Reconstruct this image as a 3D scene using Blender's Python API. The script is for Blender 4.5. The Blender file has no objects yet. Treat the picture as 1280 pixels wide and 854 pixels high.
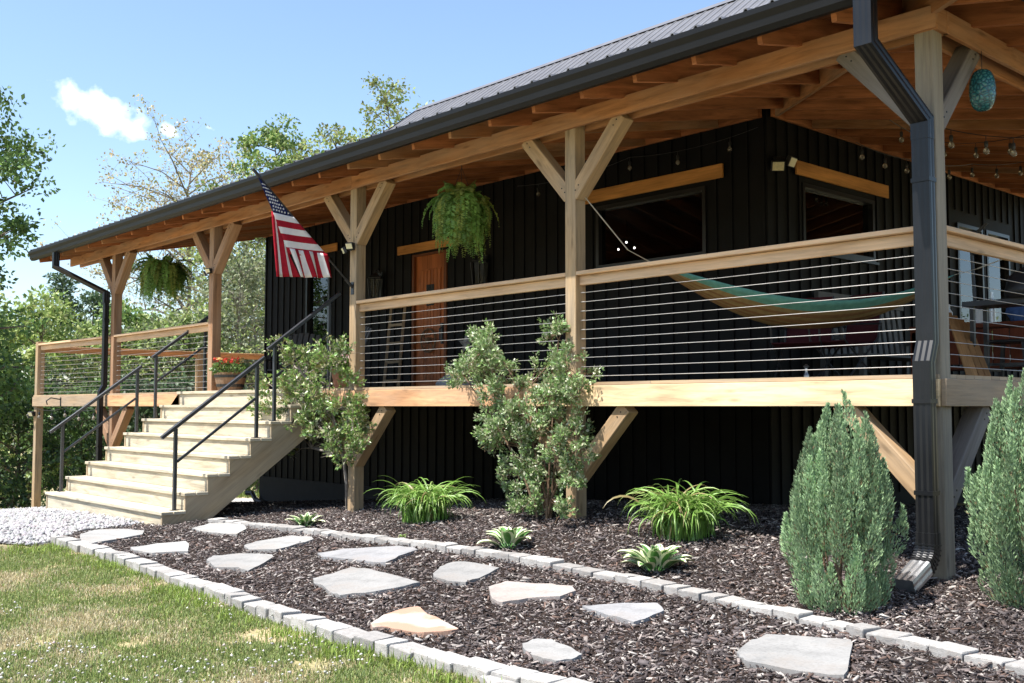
import bpy, bmesh, math, random
import numpy as np
from mathutils import Vector, noise as mnoise
from mathutils.geometry import delaunay_2d_cdt
random.seed(7)
RNG = np.random.default_rng(11)
SC = bpy.context.scene
COL = SC.collection
PI = math.pi

# ------------------------------------------------------------------ camera
F = 1306.0
PITCH = math.radians(3.55)
FW = Vector((-0.742, 0.6704, 0.0)).normalized()
RT = Vector((FW.y, -FW.x, 0.0))


def ray(u, v):
    a = (u - 640.0) / F
    b = (427.0 - v) / F
    c, s = math.cos(PITCH), math.sin(PITCH)
    h = c - b * s
    return FW * h + RT * a + Vector((0, 0, s + b * c))


def atY(u, v, Y):
    d = ray(u, v)
    return d * (Y / d.y)


def atX(u, v, X):
    d = ray(u, v)
    return d * (X / d.x)


def atD(u, v, t):
    d = ray(u, v)
    return d * t


# ------------------------------------------------------------------ terrain
CTRL = [(-3.42, 7.1, -1.20), (-6.93, 7.1, -1.06), (-10.63, 7.1, -1.28), (-11.5, 5.05, -1.38),
        (-15.35, 5.05, -1.47), (-22.07, 7.1, -2.2), (-19.8, 10.9, -2.1), (-10, 2, -1.52),
        (-5, 0, -1.5), (0, 0, -1.5), (0, 6, -1.3), (2, 12, -1.2), (-5, 4.2, -1.42), (-8, 4.6, -1.40),
        (-25, 13, -2.35), (-31, 8, -3.0), (-46, 25, -5.0), (-46, 0, -3.6), (-20, 2, -1.9), (-25, 30, -3.0),
        (-8, 12, -1.35), (0, 30, -1.6), (30, 30, -2), (30, -30, -2), (-30, -30, -2.6), (0, -30, -1.8),
        (-80, 60, -6), (-80, -60, -5), (80, 80, -4), (0, 90, -4), (0, -90, -3), (90, 0, -3)]
_cp = np.array(CTRL)


def _phi(r2):
    return 0.5 * r2 * np.log(np.maximum(r2, 1e-9))


_n = len(_cp)
_K = _phi(((_cp[:, None, :2] - _cp[None, :, :2]) ** 2).sum(-1)) + np.eye(_n) * 0.4
_Pm = np.hstack([np.ones((_n, 1)), _cp[:, :2]])
_A = np.block([[_K, _Pm], [_Pm.T, np.zeros((3, 3))]])
_w = np.linalg.solve(_A, np.concatenate([_cp[:, 2], np.zeros(3)]))


def G(x, y):
    """terrain height, arrays or scalars"""
    x = np.asarray(x, float); y = np.asarray(y, float)
    sh = x.shape
    xf, yf = x.ravel(), y.ravel()
    k = np.clip(np.hypot(xf, yf) / 85.0, 1.0, None)
    xq, yq = xf / k, yf / k
    r2 = (xq[:, None] - _cp[None, :, 0]) ** 2 + (yq[:, None] - _cp[None, :, 1]) ** 2
    z = _phi(r2) @ _w[:_n] + _w[_n] + _w[_n + 1] * xq + _w[_n + 2] * yq
    return z.reshape(sh)


def g(x, y):
    return float(G(np.array([x]), np.array([y]))[0])


def gnd(u, v):
    d = ray(u, v)
    z = -1.4
    t = z / d.z
    for _ in range(40):
        z = g(d.x * t, d.y * t)
        t = 0.5 * t + 0.5 * z / d.z
    return Vector((d.x * t, d.y * t, g(d.x * t, d.y * t)))


# ------------------------------------------------------------------ materials
def newmat(name):
    m = bpy.data.materials.new(name)
    m.use_nodes = True
    nt = m.node_tree
    nt.nodes.clear()
    out = nt.nodes.new('ShaderNodeOutputMaterial')
    b = nt.nodes.new('ShaderNodeBsdfPrincipled')
    nt.links.new(b.outputs[0], out.inputs[0])
    return m, nt, b, out


def N(nt, t, **kw):
    n = nt.nodes.new(t)
    for k, v in kw.items():
        setattr(n, k, v)
    return n


def ramp(nt, stops, interp='LINEAR'):
    r = nt.nodes.new('ShaderNodeValToRGB')
    r.color_ramp.interpolation = interp
    e = r.color_ramp.elements
    while len(e) < len(stops):
        e.new(0.5)
    for i, (p, c) in enumerate(stops):
        e[i].position = p
        e[i].color = (c[0], c[1], c[2], 1)
    return r


def mixc(nt, fac, a, b, blend='MIX'):
    m = nt.nodes.new('ShaderNodeMix')
    m.data_type = 'RGBA'
    m.blend_type = blend
    for sock, val in ((0, fac), (6, a), (7, b)):
        if isinstance(val, (int, float)):
            m.inputs[sock].default_value = val
        elif isinstance(val, tuple):
            m.inputs[sock].default_value = (val[0], val[1], val[2], 1)
        else:
            nt.links.new(val, m.inputs[sock])
    return m.outputs[2]


def bump(nt, b, height, strength=0.3, dist=0.01):
    bm_ = nt.nodes.new('ShaderNodeBump')
    bm_.inputs['Strength'].default_value = strength
    bm_.inputs['Distance'].default_value = dist
    nt.links.new(height, bm_.inputs['Height'])
    nt.links.new(bm_.outputs[0], b.inputs['Normal'])


def wood(name, c, var=0.35, rough=0.75, grey=0.0, knots=True, across=16):
    m, nt, b, out = newmat(name)
    tc = N(nt, 'ShaderNodeTexCoord')
    mp = N(nt, 'ShaderNodeMapping')
    mp.inputs['Scale'].default_value = (0.9, across, 1)
    nt.links.new(tc.outputs['UV'], mp.inputs[0])
    n1 = N(nt, 'ShaderNodeTexNoise')
    n1.inputs['Scale'].default_value = 2.2
    n1.inputs['Detail'].default_value = 7
    n1.inputs['Roughness'].default_value = 0.65
    n1.inputs['Distortion'].default_value = 0.6
    nt.links.new(mp.outputs[0], n1.inputs[0])
    mp2 = N(nt, 'ShaderNodeMapping')
    mp2.inputs['Scale'].default_value = (0.35, 1.6, 1)
    nt.links.new(tc.outputs['UV'], mp2.inputs[0])
    n2 = N(nt, 'ShaderNodeTexNoise')
    n2.inputs['Scale'].default_value = 2.0
    n2.inputs['Detail'].default_value = 3
    nt.links.new(mp2.outputs[0], n2.inputs[0])
    lo = tuple(x * (1 - var) for x in c)
    hi = tuple(min(1, x * (1 + var * 0.75)) for x in c)
    r1 = ramp(nt, [(0.28, lo), (0.5, c), (0.72, hi)])
    nt.links.new(n1.outputs[0], r1.inputs[0])
    gcol = (0.29, 0.262, 0.215)
    r2 = ramp(nt, [(0.36, (0.70, 0.66, 0.62)), (0.66, (1.16, 1.12, 1.06))])
    nt.links.new(n2.outputs[0], r2.inputs[0])
    col = mixc(nt, 1.0, r1.outputs[0], r2.outputs[0], 'MULTIPLY')
    if grey:
        r3 = ramp(nt, [(0.42 - 0.3 * grey, (1, 1, 1)), (0.72 - 0.2 * grey, (0, 0, 0))])
        n3 = N(nt, 'ShaderNodeTexNoise')
        n3.inputs['Scale'].default_value = 3.0
        n3.inputs['Detail'].default_value = 4
        nt.links.new(mp2.outputs[0], n3.inputs[0])
        nt.links.new(n3.outputs[0], r3.inputs[0])
        gm = mixc(nt, 0.65, gcol, r1.outputs[0], 'MIX')
        col = mixc(nt, r3.outputs[0], gm, col)
    if knots:
        mp4 = N(nt, 'ShaderNodeMapping')
        mp4.inputs['Scale'].default_value = (1.5, 5.5, 1)
        nt.links.new(tc.outputs['UV'], mp4.inputs[0])
        vo = N(nt, 'ShaderNodeTexVoronoi')
        vo.inputs['Scale'].default_value = 1.0
        nt.links.new(mp4.outputs[0], vo.inputs[0])
        rk = ramp(nt, [(0.04, (1, 1, 1)), (0.13, (0, 0, 0))])
        nt.links.new(vo.outputs['Distance'], rk.inputs[0])
        mu = N(nt, 'ShaderNodeMath', operation='MULTIPLY')
        mu.inputs[1].default_value = 0.65
        nt.links.new(rk.outputs[0], mu.inputs[0])
        col = mixc(nt, mu.outputs[0], col, tuple(x * 0.32 for x in c))
    nt.links.new(col, b.inputs['Base Color'])
    b.inputs['Roughness'].default_value = rough
    b.inputs['Specular IOR Level'].default_value = 0.25
    bump(nt, b, n1.outputs[0], 0.35, 0.004)
    return m


def plain(name, c, rough=0.5, metal=0.0, spec=0.5, var=0.15, scale=8.0, bmp=0.0):
    m, nt, b, out = newmat(name)
    tc = N(nt, 'ShaderNodeTexCoord')
    n1 = N(nt, 'ShaderNodeTexNoise')
    n1.inputs['Scale'].default_value = scale
    n1.inputs['Detail'].default_value = 5
    nt.links.new(tc.outputs['Object'], n1.inputs[0])
    r1 = ramp(nt, [(0.3, tuple(x * (1 - var) for x in c)), (0.7, tuple(min(1, x * (1 + var)) for x in c))])
    nt.links.new(n1.outputs[0], r1.inputs[0])
    nt.links.new(r1.outputs[0], b.inputs['Base Color'])
    b.inputs['Roughness'].default_value = rough
    b.inputs['Metallic'].default_value = metal
    b.inputs['Specular IOR Level'].default_value = spec
    if bmp:
        bump(nt, b, n1.outputs[0], bmp, 0.01)
    return m


def leafmat(name, rough=0.5, trans=0.3, spec=0.4):
    m, nt, b, out = newmat(name)
    at = N(nt, 'ShaderNodeAttribute', attribute_name='Col')
    nt.links.new(at.outputs['Color'], b.inputs['Base Color'])
    b.inputs['Roughness'].default_value = rough
    b.inputs['Specular IOR Level'].default_value = spec
    if trans > 0:
        tr = N(nt, 'ShaderNodeBsdfTranslucent')
        nt.links.new(at.outputs['Color'], tr.inputs[0])
        mx = N(nt, 'ShaderNodeMixShader')
        mx.inputs[0].default_value = trans
        nt.links.new(b.outputs[0], mx.inputs[1])
        nt.links.new(tr.outputs[0], mx.inputs[2])
        nt.links.new(mx.outputs[0], out.inputs[0])
    return m


def cloth(name, c, var=0.12, trans=0.0):
    m, nt, b, out = newmat(name)
    tc = N(nt, 'ShaderNodeTexCoord')
    n1 = N(nt, 'ShaderNodeTexNoise')
    n1.inputs['Scale'].default_value = 20
    nt.links.new(tc.outputs['Object'], n1.inputs[0])
    r1 = ramp(nt, [(0.3, tuple(x * (1 - var) for x in c)), (0.7, tuple(min(1, x * (1 + var)) for x in c))])
    nt.links.new(n1.outputs[0], r1.inputs[0])
    nt.links.new(r1.outputs[0], b.inputs['Base Color'])
    b.inputs['Roughness'].default_value = 0.85
    b.inputs['Specular IOR Level'].default_value = 0.15
    if trans:
        tr = N(nt, 'ShaderNodeBsdfTranslucent')
        nt.links.new(r1.outputs[0], tr.inputs[0])
        mx = N(nt, 'ShaderNodeMixShader')
        mx.inputs[0].default_value = trans
        nt.links.new(b.outputs[0], mx.inputs[1])
        nt.links.new(tr.outputs[0], mx.inputs[2])
        nt.links.new(mx.outputs[0], out.inputs[0])
    return m


M = {}
M['fir'] = wood('fir_orange', (0.40, 0.165, 0.072), 0.48, across=9)
M['fir_dark'] = wood('fir_dark', (0.23, 0.10, 0.048), 0.45)  # fir darkened so the shade between rafters sits in the colour
M['fir_light'] = wood('fir_light', (0.42, 0.205, 0.092), 0.42, grey=0.15, across=9)
M['post'] = wood('post_tan', (0.37, 0.255, 0.14), 0.5, grey=0.45, across=10)
M['post_red'] = wood('post_red', (0.33, 0.18, 0.095), 0.4, grey=0.35)
M['post_grey'] = wood('post_grey', (0.24, 0.205, 0.155), 0.4, grey=0.6)
M['brace'] = wood('brace_tan', (0.42, 0.275, 0.145), 0.5, grey=0.4, across=9)
M['brace_grey_shade'] = wood('brace_grey_shade', (0.115, 0.10, 0.095), 0.45, grey=0.3)  # weathered grey, with the shade under the porch roof darkened into the colour
M['rail'] = wood('rail_wood', (0.66, 0.45, 0.275), 0.28, grey=0.15)
M['beam_new'] = wood('beam_new', (0.70, 0.53, 0.33), 0.4, across=9)
M['beam_mid'] = wood('beam_mid', (0.60, 0.34, 0.18), 0.4, across=9, grey=.1)
M['beam_old'] = wood('beam_old', (0.34, 0.24, 0.15), 0.35, grey=0.5)
M['stair'] = wood('stair_pale', (0.56, 0.495, 0.37), 0.5, grey=0.4, across=8)
M['stringer'] = wood('stringer_tan', (0.44, 0.34, 0.215), 0.3, grey=0.3)
M['deckbd'] = wood('deck_boards', (0.42, 0.31, 0.2), 0.3, grey=0.3)
M['lintel'] = wood('lintel_wood', (0.62, 0.30, 0.095), 0.25)
M['door'] = wood('door_wood', (0.40, 0.13, 0.045), 0.3, rough=0.45)
M['door_dark'] = wood('door_dark', (0.20, 0.07, 0.03), 0.3, rough=0.5)
M['siding'] = plain('black_siding', (0.0085, 0.0085, 0.0095), 0.6, spec=0.13, var=0.25, scale=2.0)
M['foundation'] = plain('dark_foundation', (0.014, 0.014, 0.016), 0.85, var=0.2, scale=6, bmp=0.3)
M['gutter'] = plain('gutter_bronze', (0.007, 0.007, 0.008), 0.45, spec=0.22, var=0.15, scale=3)
M['spout'] = plain('downspout_metal', (0.008, 0.0085, 0.010), 0.34, spec=0.3, var=0.25, scale=5)
M['zinc'] = plain('bare_metal', (0.55, 0.56, 0.58), 0.35, metal=0.9, var=0.15)
M['roof'] = plain('metal_roof', (0.135, 0.133, 0.14), 0.42, metal=0.1, spec=0.5, var=0.12, scale=2.5)
M['cable'] = plain('steel_cable', (0.50, 0.48, 0.45), 0.4, metal=0.6, var=0.1)
M['black_metal'] = plain('black_metal', (0.018, 0.019, 0.022), 0.4, spec=0.5)
M['handrail'] = plain('handrail_metal', (0.028, 0.031, 0.038), 0.33, spec=0.6)
M['frame'] = plain('window_frame', (0.012, 0.012, 0.013), 0.35, spec=0.5)
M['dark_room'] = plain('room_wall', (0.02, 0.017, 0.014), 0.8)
M['white'] = plain('white_paint', (0.75, 0.75, 0.73), 0.5)
M['screw'] = plain('screw_steel', (0.03, 0.03, 0.03), 0.4, metal=0.8)
M['barrel'] = wood('barrel_wood', (0.25, 0.14, 0.075), 0.35, grey=0.3)
M['terracotta'] = plain('terracotta', (0.33, 0.15, 0.09), 0.8)
M['soil'] = plain('soil', (0.03, 0.02, 0.015), 0.95, bmp=0.5, scale=30)
M['chair'] = plain('chair_grey', (0.05, 0.05, 0.052), 0.6)
M['charcoal'] = plain('charcoal_cloth', (0.06, 0.06, 0.065), 0.9)
M['grey_cloth'] = plain('grey_cloth', (0.28, 0.28, 0.28), 0.9, bmp=0.4, scale=20)
M['redwood'] = wood('redwood_dark', (0.17, 0.05, 0.028), 0.3)
M['plank'] = wood('plank_wood', (0.42, 0.23, 0.10), 0.3)
M['ladder'] = wood('ladder_wood', (0.30, 0.22, 0.14), 0.3, grey=0.3)
M['rope'] = plain('rope', (0.35, 0.30, 0.22), 0.9)
M['star'] = plain('star_tin', (0.33, 0.32, 0.31), 0.5, metal=0.3)
M['red_cloth'] = cloth('maroon_cloth', (0.055, 0.013, 0.017))
M['blue_cloth'] = cloth('blue_cloth', (0.06, 0.12, 0.30))
M['turq_cloth'] = cloth('turquoise_cloth', (0.11, 0.30, 0.27), trans=0.2)
M['olive_cloth'] = cloth('olive_cloth', (0.235, 0.175, 0.085), trans=0.2)
M['brown_cloth'] = cloth('brown_cloth', (0.19, 0.11, 0.055), trans=0.2)
M['flag_red'] = cloth('flag_red', (0.42, 0.018, 0.035), trans=0.25)
M['flag_white'] = cloth('flag_white', (0.82, 0.80, 0.79), 0.04, trans=0.25)
M['flag_blue'] = cloth('flag_blue', (0.012, 0.02, 0.09), trans=0.15)
M['leaf'] = leafmat('leaf', 0.5, 0.35)
M['fern_leaf'] = leafmat('fern_leaf', 0.5, 0.5)
M['leaf_gloss'] = leafmat('leaf_gloss', 0.33, 0.25, 0.55)
M['needle'] = leafmat('needle', 0.6, 0.15, 0.3)
M['grass'] = leafmat('grass_blade', 0.55, 0.3, 0.3)
M['chip'] = leafmat('bark_chip', 0.8, 0.0, 0.25)
M['pebble'] = leafmat('pebble', 0.85, 0.0, 0.2)
M['petal'] = leafmat('petal', 0.6, 0.3, 0.2)
M['bark'] = plain('bark', (0.12, 0.095, 0.07), 0.9, var=0.4, scale=14, bmp=0.8)
M['bark_grey'] = plain('bark_grey', (0.22, 0.19, 0.16), 0.9, var=0.35, scale=14, bmp=0.8)
M['twig'] = plain('twig', (0.16, 0.10, 0.06), 0.9, var=0.3, scale=20)
M['hosta_g'] = plain('hosta_green', (0.075, 0.19, 0.045), 0.42, var=0.25, scale=20)
M['hosta_w'] = plain('hosta_cream', (0.62, 0.66, 0.42), 0.45, var=0.12, scale=20)


def glass_mat():
    m, nt, b, out = newmat('window_glass')
    nt.nodes.remove(b)
    gl = N(nt, 'ShaderNodeBsdfGlossy')
    gl.inputs['Roughness'].default_value = 0.015
    gl.inputs['Color'].default_value = (0.95, 0.97, 1, 1)
    tr = N(nt, 'ShaderNodeBsdfTransparent')
    tr.inputs[0].default_value = (0.5, 0.51, 0.52, 1)
    fr = N(nt, 'ShaderNodeFresnel')
    fr.inputs['IOR'].default_value = 1.5
    ad = N(nt, 'ShaderNodeMath', operation='MULTIPLY_ADD')
    ad.inputs[1].default_value = 1.3
    ad.inputs[2].default_value = 0.0
    ad.use_clamp = True
    nt.links.new(fr.outputs[0], ad.inputs[0])
    mx = N(nt, 'ShaderNodeMixShader')
    ge = N(nt, 'ShaderNodeNewGeometry')
    fb = N(nt, 'ShaderNodeMath', operation='SUBTRACT')
    fb.inputs[0].default_value = 1.0
    nt.links.new(ge.outputs['Backfacing'], fb.inputs[1])
    mm = N(nt, 'ShaderNodeMath', operation='MULTIPLY')
    nt.links.new(ad.outputs[0], mm.inputs[0])
    nt.links.new(fb.outputs[0], mm.inputs[1])
    nt.links.new(mm.outputs[0], mx.inputs[0])
    nt.links.new(tr.outputs[0], mx.inputs[1])
    nt.links.new(gl.outputs[0], mx.inputs[2])
    nt.links.new(mx.outputs[0], out.inputs[0])
    return m


M['glass'] = glass_mat()
M['lantern_glass'] = glass_mat()
M['lantern_glass'].node_tree.nodes['Math'].inputs[1].default_value = .35
M['lantern_glass'].node_tree.nodes['Transparent BSDF'].inputs[0].default_value = (.6, .58, .52, 1)


def emit(name, c, s):
    m, nt, b, out = newmat(name)
    b.inputs['Base Color'].default_value = (1, 1, 1, 1)
    b.inputs['Emission Color'].default_value = (c[0], c[1], c[2], 1)
    b.inputs['Emission Strength'].default_value = s
    return m


M['lit_bulb'] = emit('lit_bulb', (1, 0.93, 0.8), 9)


def bulbglass():
    m, nt, b, out = newmat('bulb_glass')
    b.inputs['Base Color'].default_value = (0.45, 0.40, 0.33, 1)
    b.inputs['Roughness'].default_value = 0.08
    b.inputs['Transmission Weight'].default_value = 0.6
    return m


M['bulb'] = bulbglass()


def ornament_mat():
    m, nt, b, out = newmat('turquoise_glass')
    tc = N(nt, 'ShaderNodeTexCoord')
    vo = N(nt, 'ShaderNodeTexVoronoi')
    vo.inputs['Scale'].default_value = 34
    vo.feature = 'DISTANCE_TO_EDGE'
    nt.links.new(tc.outputs['Object'], vo.inputs[0])
    r = ramp(nt, [(0.03, (0.015, 0.05, 0.06)), (0.12, (0.015, 0.12, 0.155)), (0.4, (0.07, 0.21, 0.19))])
    nt.links.new(vo.outputs['Distance'], r.inputs[0])
    nt.links.new(r.outputs[0], b.inputs['Base Color'])
    b.inputs['Roughness'].default_value = 0.2
    bump(nt, b, vo.outputs['Distance'], 0.6, 0.01)
    return m


M['ornament'] = ornament_mat()


def stone_mat(name, c, rust=0.0):
    m, nt, b, out = newmat(name)
    tc = N(nt, 'ShaderNodeTexCoord')
    n1 = N(nt, 'ShaderNodeTexNoise')
    n1.inputs['Scale'].default_value = 5
    n1.inputs['Detail'].default_value = 8
    n1.inputs['Roughness'].default_value = 0.65
    nt.links.new(tc.outputs['Object'], n1.inputs[0])
    r1 = ramp(nt, [(0.3, tuple(x * 0.72 for x in c)), (0.5, c), (0.72, tuple(min(1, x * 1.16) for x in c))])
    nt.links.new(n1.outputs[0], r1.inputs[0])
    col = r1.outputs[0]
    n3 = N(nt, 'ShaderNodeTexNoise')
    n3.inputs['Scale'].default_value = 60
    n3.inputs['Detail'].default_value = 3
    nt.links.new(tc.outputs['Object'], n3.inputs[0])
    r3 = ramp(nt, [(0.3, (0.75, 0.75, 0.75)), (0.5, (1, 1, 1))])
    nt.links.new(n3.outputs[0], r3.inputs[0])
    col = mixc(nt, 0.6, col, mixc(nt, 1.0, col, r3.outputs[0], 'MULTIPLY'))
    oi = N(nt, 'ShaderNodeObjectInfo')
    r5 = ramp(nt, [(0, (0.72, 0.71, 0.70)), (1, (1.12, 1.11, 1.08))])
    nt.links.new(oi.outputs['Random'], r5.inputs[0])
    col = mixc(nt, 1.0, col, r5.outputs[0], 'MULTIPLY')
    n6 = N(nt, 'ShaderNodeTexNoise')
    n6.inputs['Scale'].default_value = 2.3
    n6.inputs['Detail'].default_value = 6
    n6.inputs['Roughness'].default_value = 0.7
    nt.links.new(tc.outputs['Object'], n6.inputs[0])
    r6 = ramp(nt, [(0.5, (0, 0, 0)), (0.68, (0.55, 0.55, 0.55))])
    nt.links.new(n6.outputs[0], r6.inputs[0])
    col = mixc(nt, r6.outputs[0], col, (0.20, 0.17, 0.145))
    if rust:
        n2 = N(nt, 'ShaderNodeTexNoise')
        n2.inputs['Scale'].default_value = 3.2
        n2.inputs['Detail'].default_value = 5
        nt.links.new(tc.outputs['Object'], n2.inputs[0])
        r2 = ramp(nt, [(0.47 - 0.1 * rust, (0, 0, 0)), (0.62 - 0.1 * rust, (1, 1, 1))])
        nt.links.new(n2.outputs[0], r2.inputs[0])
        col = mixc(nt, r2.outputs[0], col, (0.36, 0.22, 0.155))
    nt.links.new(col, b.inputs['Base Color'])
    b.inputs['Roughness'].default_value = 0.85
    b.inputs['Specular IOR Level'].default_value = 0.25
    bump(nt, b, n1.outputs[0], 0.5, 0.012)
    return m


M['flag_stone'] = stone_mat('flagstone_grey', (0.28, 0.28, 0.29))
M['flag_stone_w'] = stone_mat('flagstone_pale', (0.315, 0.312, 0.306))
M['flag_stone_r'] = stone_mat('flagstone_rust', (0.40, 0.37, 0.35), rust=0.75)
M['flag_stone_b'] = stone_mat('flagstone_tan', (0.35, 0.31, 0.29), rust=0.0)
M['paver'] = stone_mat('concrete_paver', (0.37, 0.357, 0.343))
M['concrete'] = stone_mat('concrete_path', (0.5, 0.48, 0.45))


def ground_mat(name, cols, scale, fine, bstr=0.6, fine_c=(0.55, 1.25)):
    m, nt, b, out = newmat(name)
    tc = N(nt, 'ShaderNodeTexCoord')
    n1 = N(nt, 'ShaderNodeTexNoise')
    n1.inputs['Scale'].default_value = scale
    n1.inputs['Detail'].default_value = 6
    n1.inputs['Roughness'].default_value = 0.6
    nt.links.new(tc.outputs['Object'], n1.inputs[0])
    k = len(cols)
    r1 = ramp(nt, [(0.3 + 0.4 * i / (k - 1), c) for i, c in enumerate(cols)])
    nt.links.new(n1.outputs[0], r1.inputs[0])
    n2 = N(nt, 'ShaderNodeTexNoise')
    n2.inputs['Scale'].default_value = fine
    n2.inputs['Detail'].default_value = 5
    nt.links.new(tc.outputs['Object'], n2.inputs[0])
    r2 = ramp(nt, [(0.3, (fine_c[0],) * 3), (0.7, (fine_c[1],) * 3)])
    nt.links.new(n2.outputs[0], r2.inputs[0])
    nt.links.new(mixc(nt, 1.0, r1.outputs[0], r2.outputs[0], 'MULTIPLY'), b.inputs['Base Color'])
    b.inputs['Roughness'].default_value = 0.95
    b.inputs['Specular IOR Level'].default_value = 0.1
    bump(nt, b, n2.outputs[0], bstr, 0.03)
    return m


M['lawn'] = ground_mat('lawn', [(0.20, 0.22, 0.08), (0.30, 0.27, 0.13), (0.42, 0.33, 0.20), (0.22, 0.23, 0.09)], 1.3, 45)
M['mulch'] = ground_mat('mulch', [(0.022, 0.015, 0.013), (0.035, 0.025, 0.021), (0.05, 0.036, 0.03)], 4, 60, 1.0)
M['gravel'] = ground_mat('gravel', [(0.22, 0.215, 0.215), (0.32, 0.31, 0.31)], 8, 40, 1.0)

# ------------------------------------------------------------------ object helpers
ORG = {}


def tag(o, label=None, cat=None, group=None, kind=None):
    if label: o['label'] = label
    if cat: o['category'] = cat
    if group: o['group'] = group
    if kind: o['kind'] = kind
    return o


def thing(name, label, cat, loc=(0, 0, 0), group=None):
    o = bpy.data.objects.new(name, None)
    o.empty_display_size = 0.2
    COL.objects.link(o)
    o.location = loc
    ORG[o] = Vector(loc)
    return tag(o, label, cat, group)


def link_mesh(me, name, parent, origin):
    o = bpy.data.objects.new(name, me)
    COL.objects.link(o)
    if parent is not None:
        o.parent = parent
        ORG[o] = ORG[parent]
    else:
        o.location = origin
        ORG[o] = Vector(origin)
    return o


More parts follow.
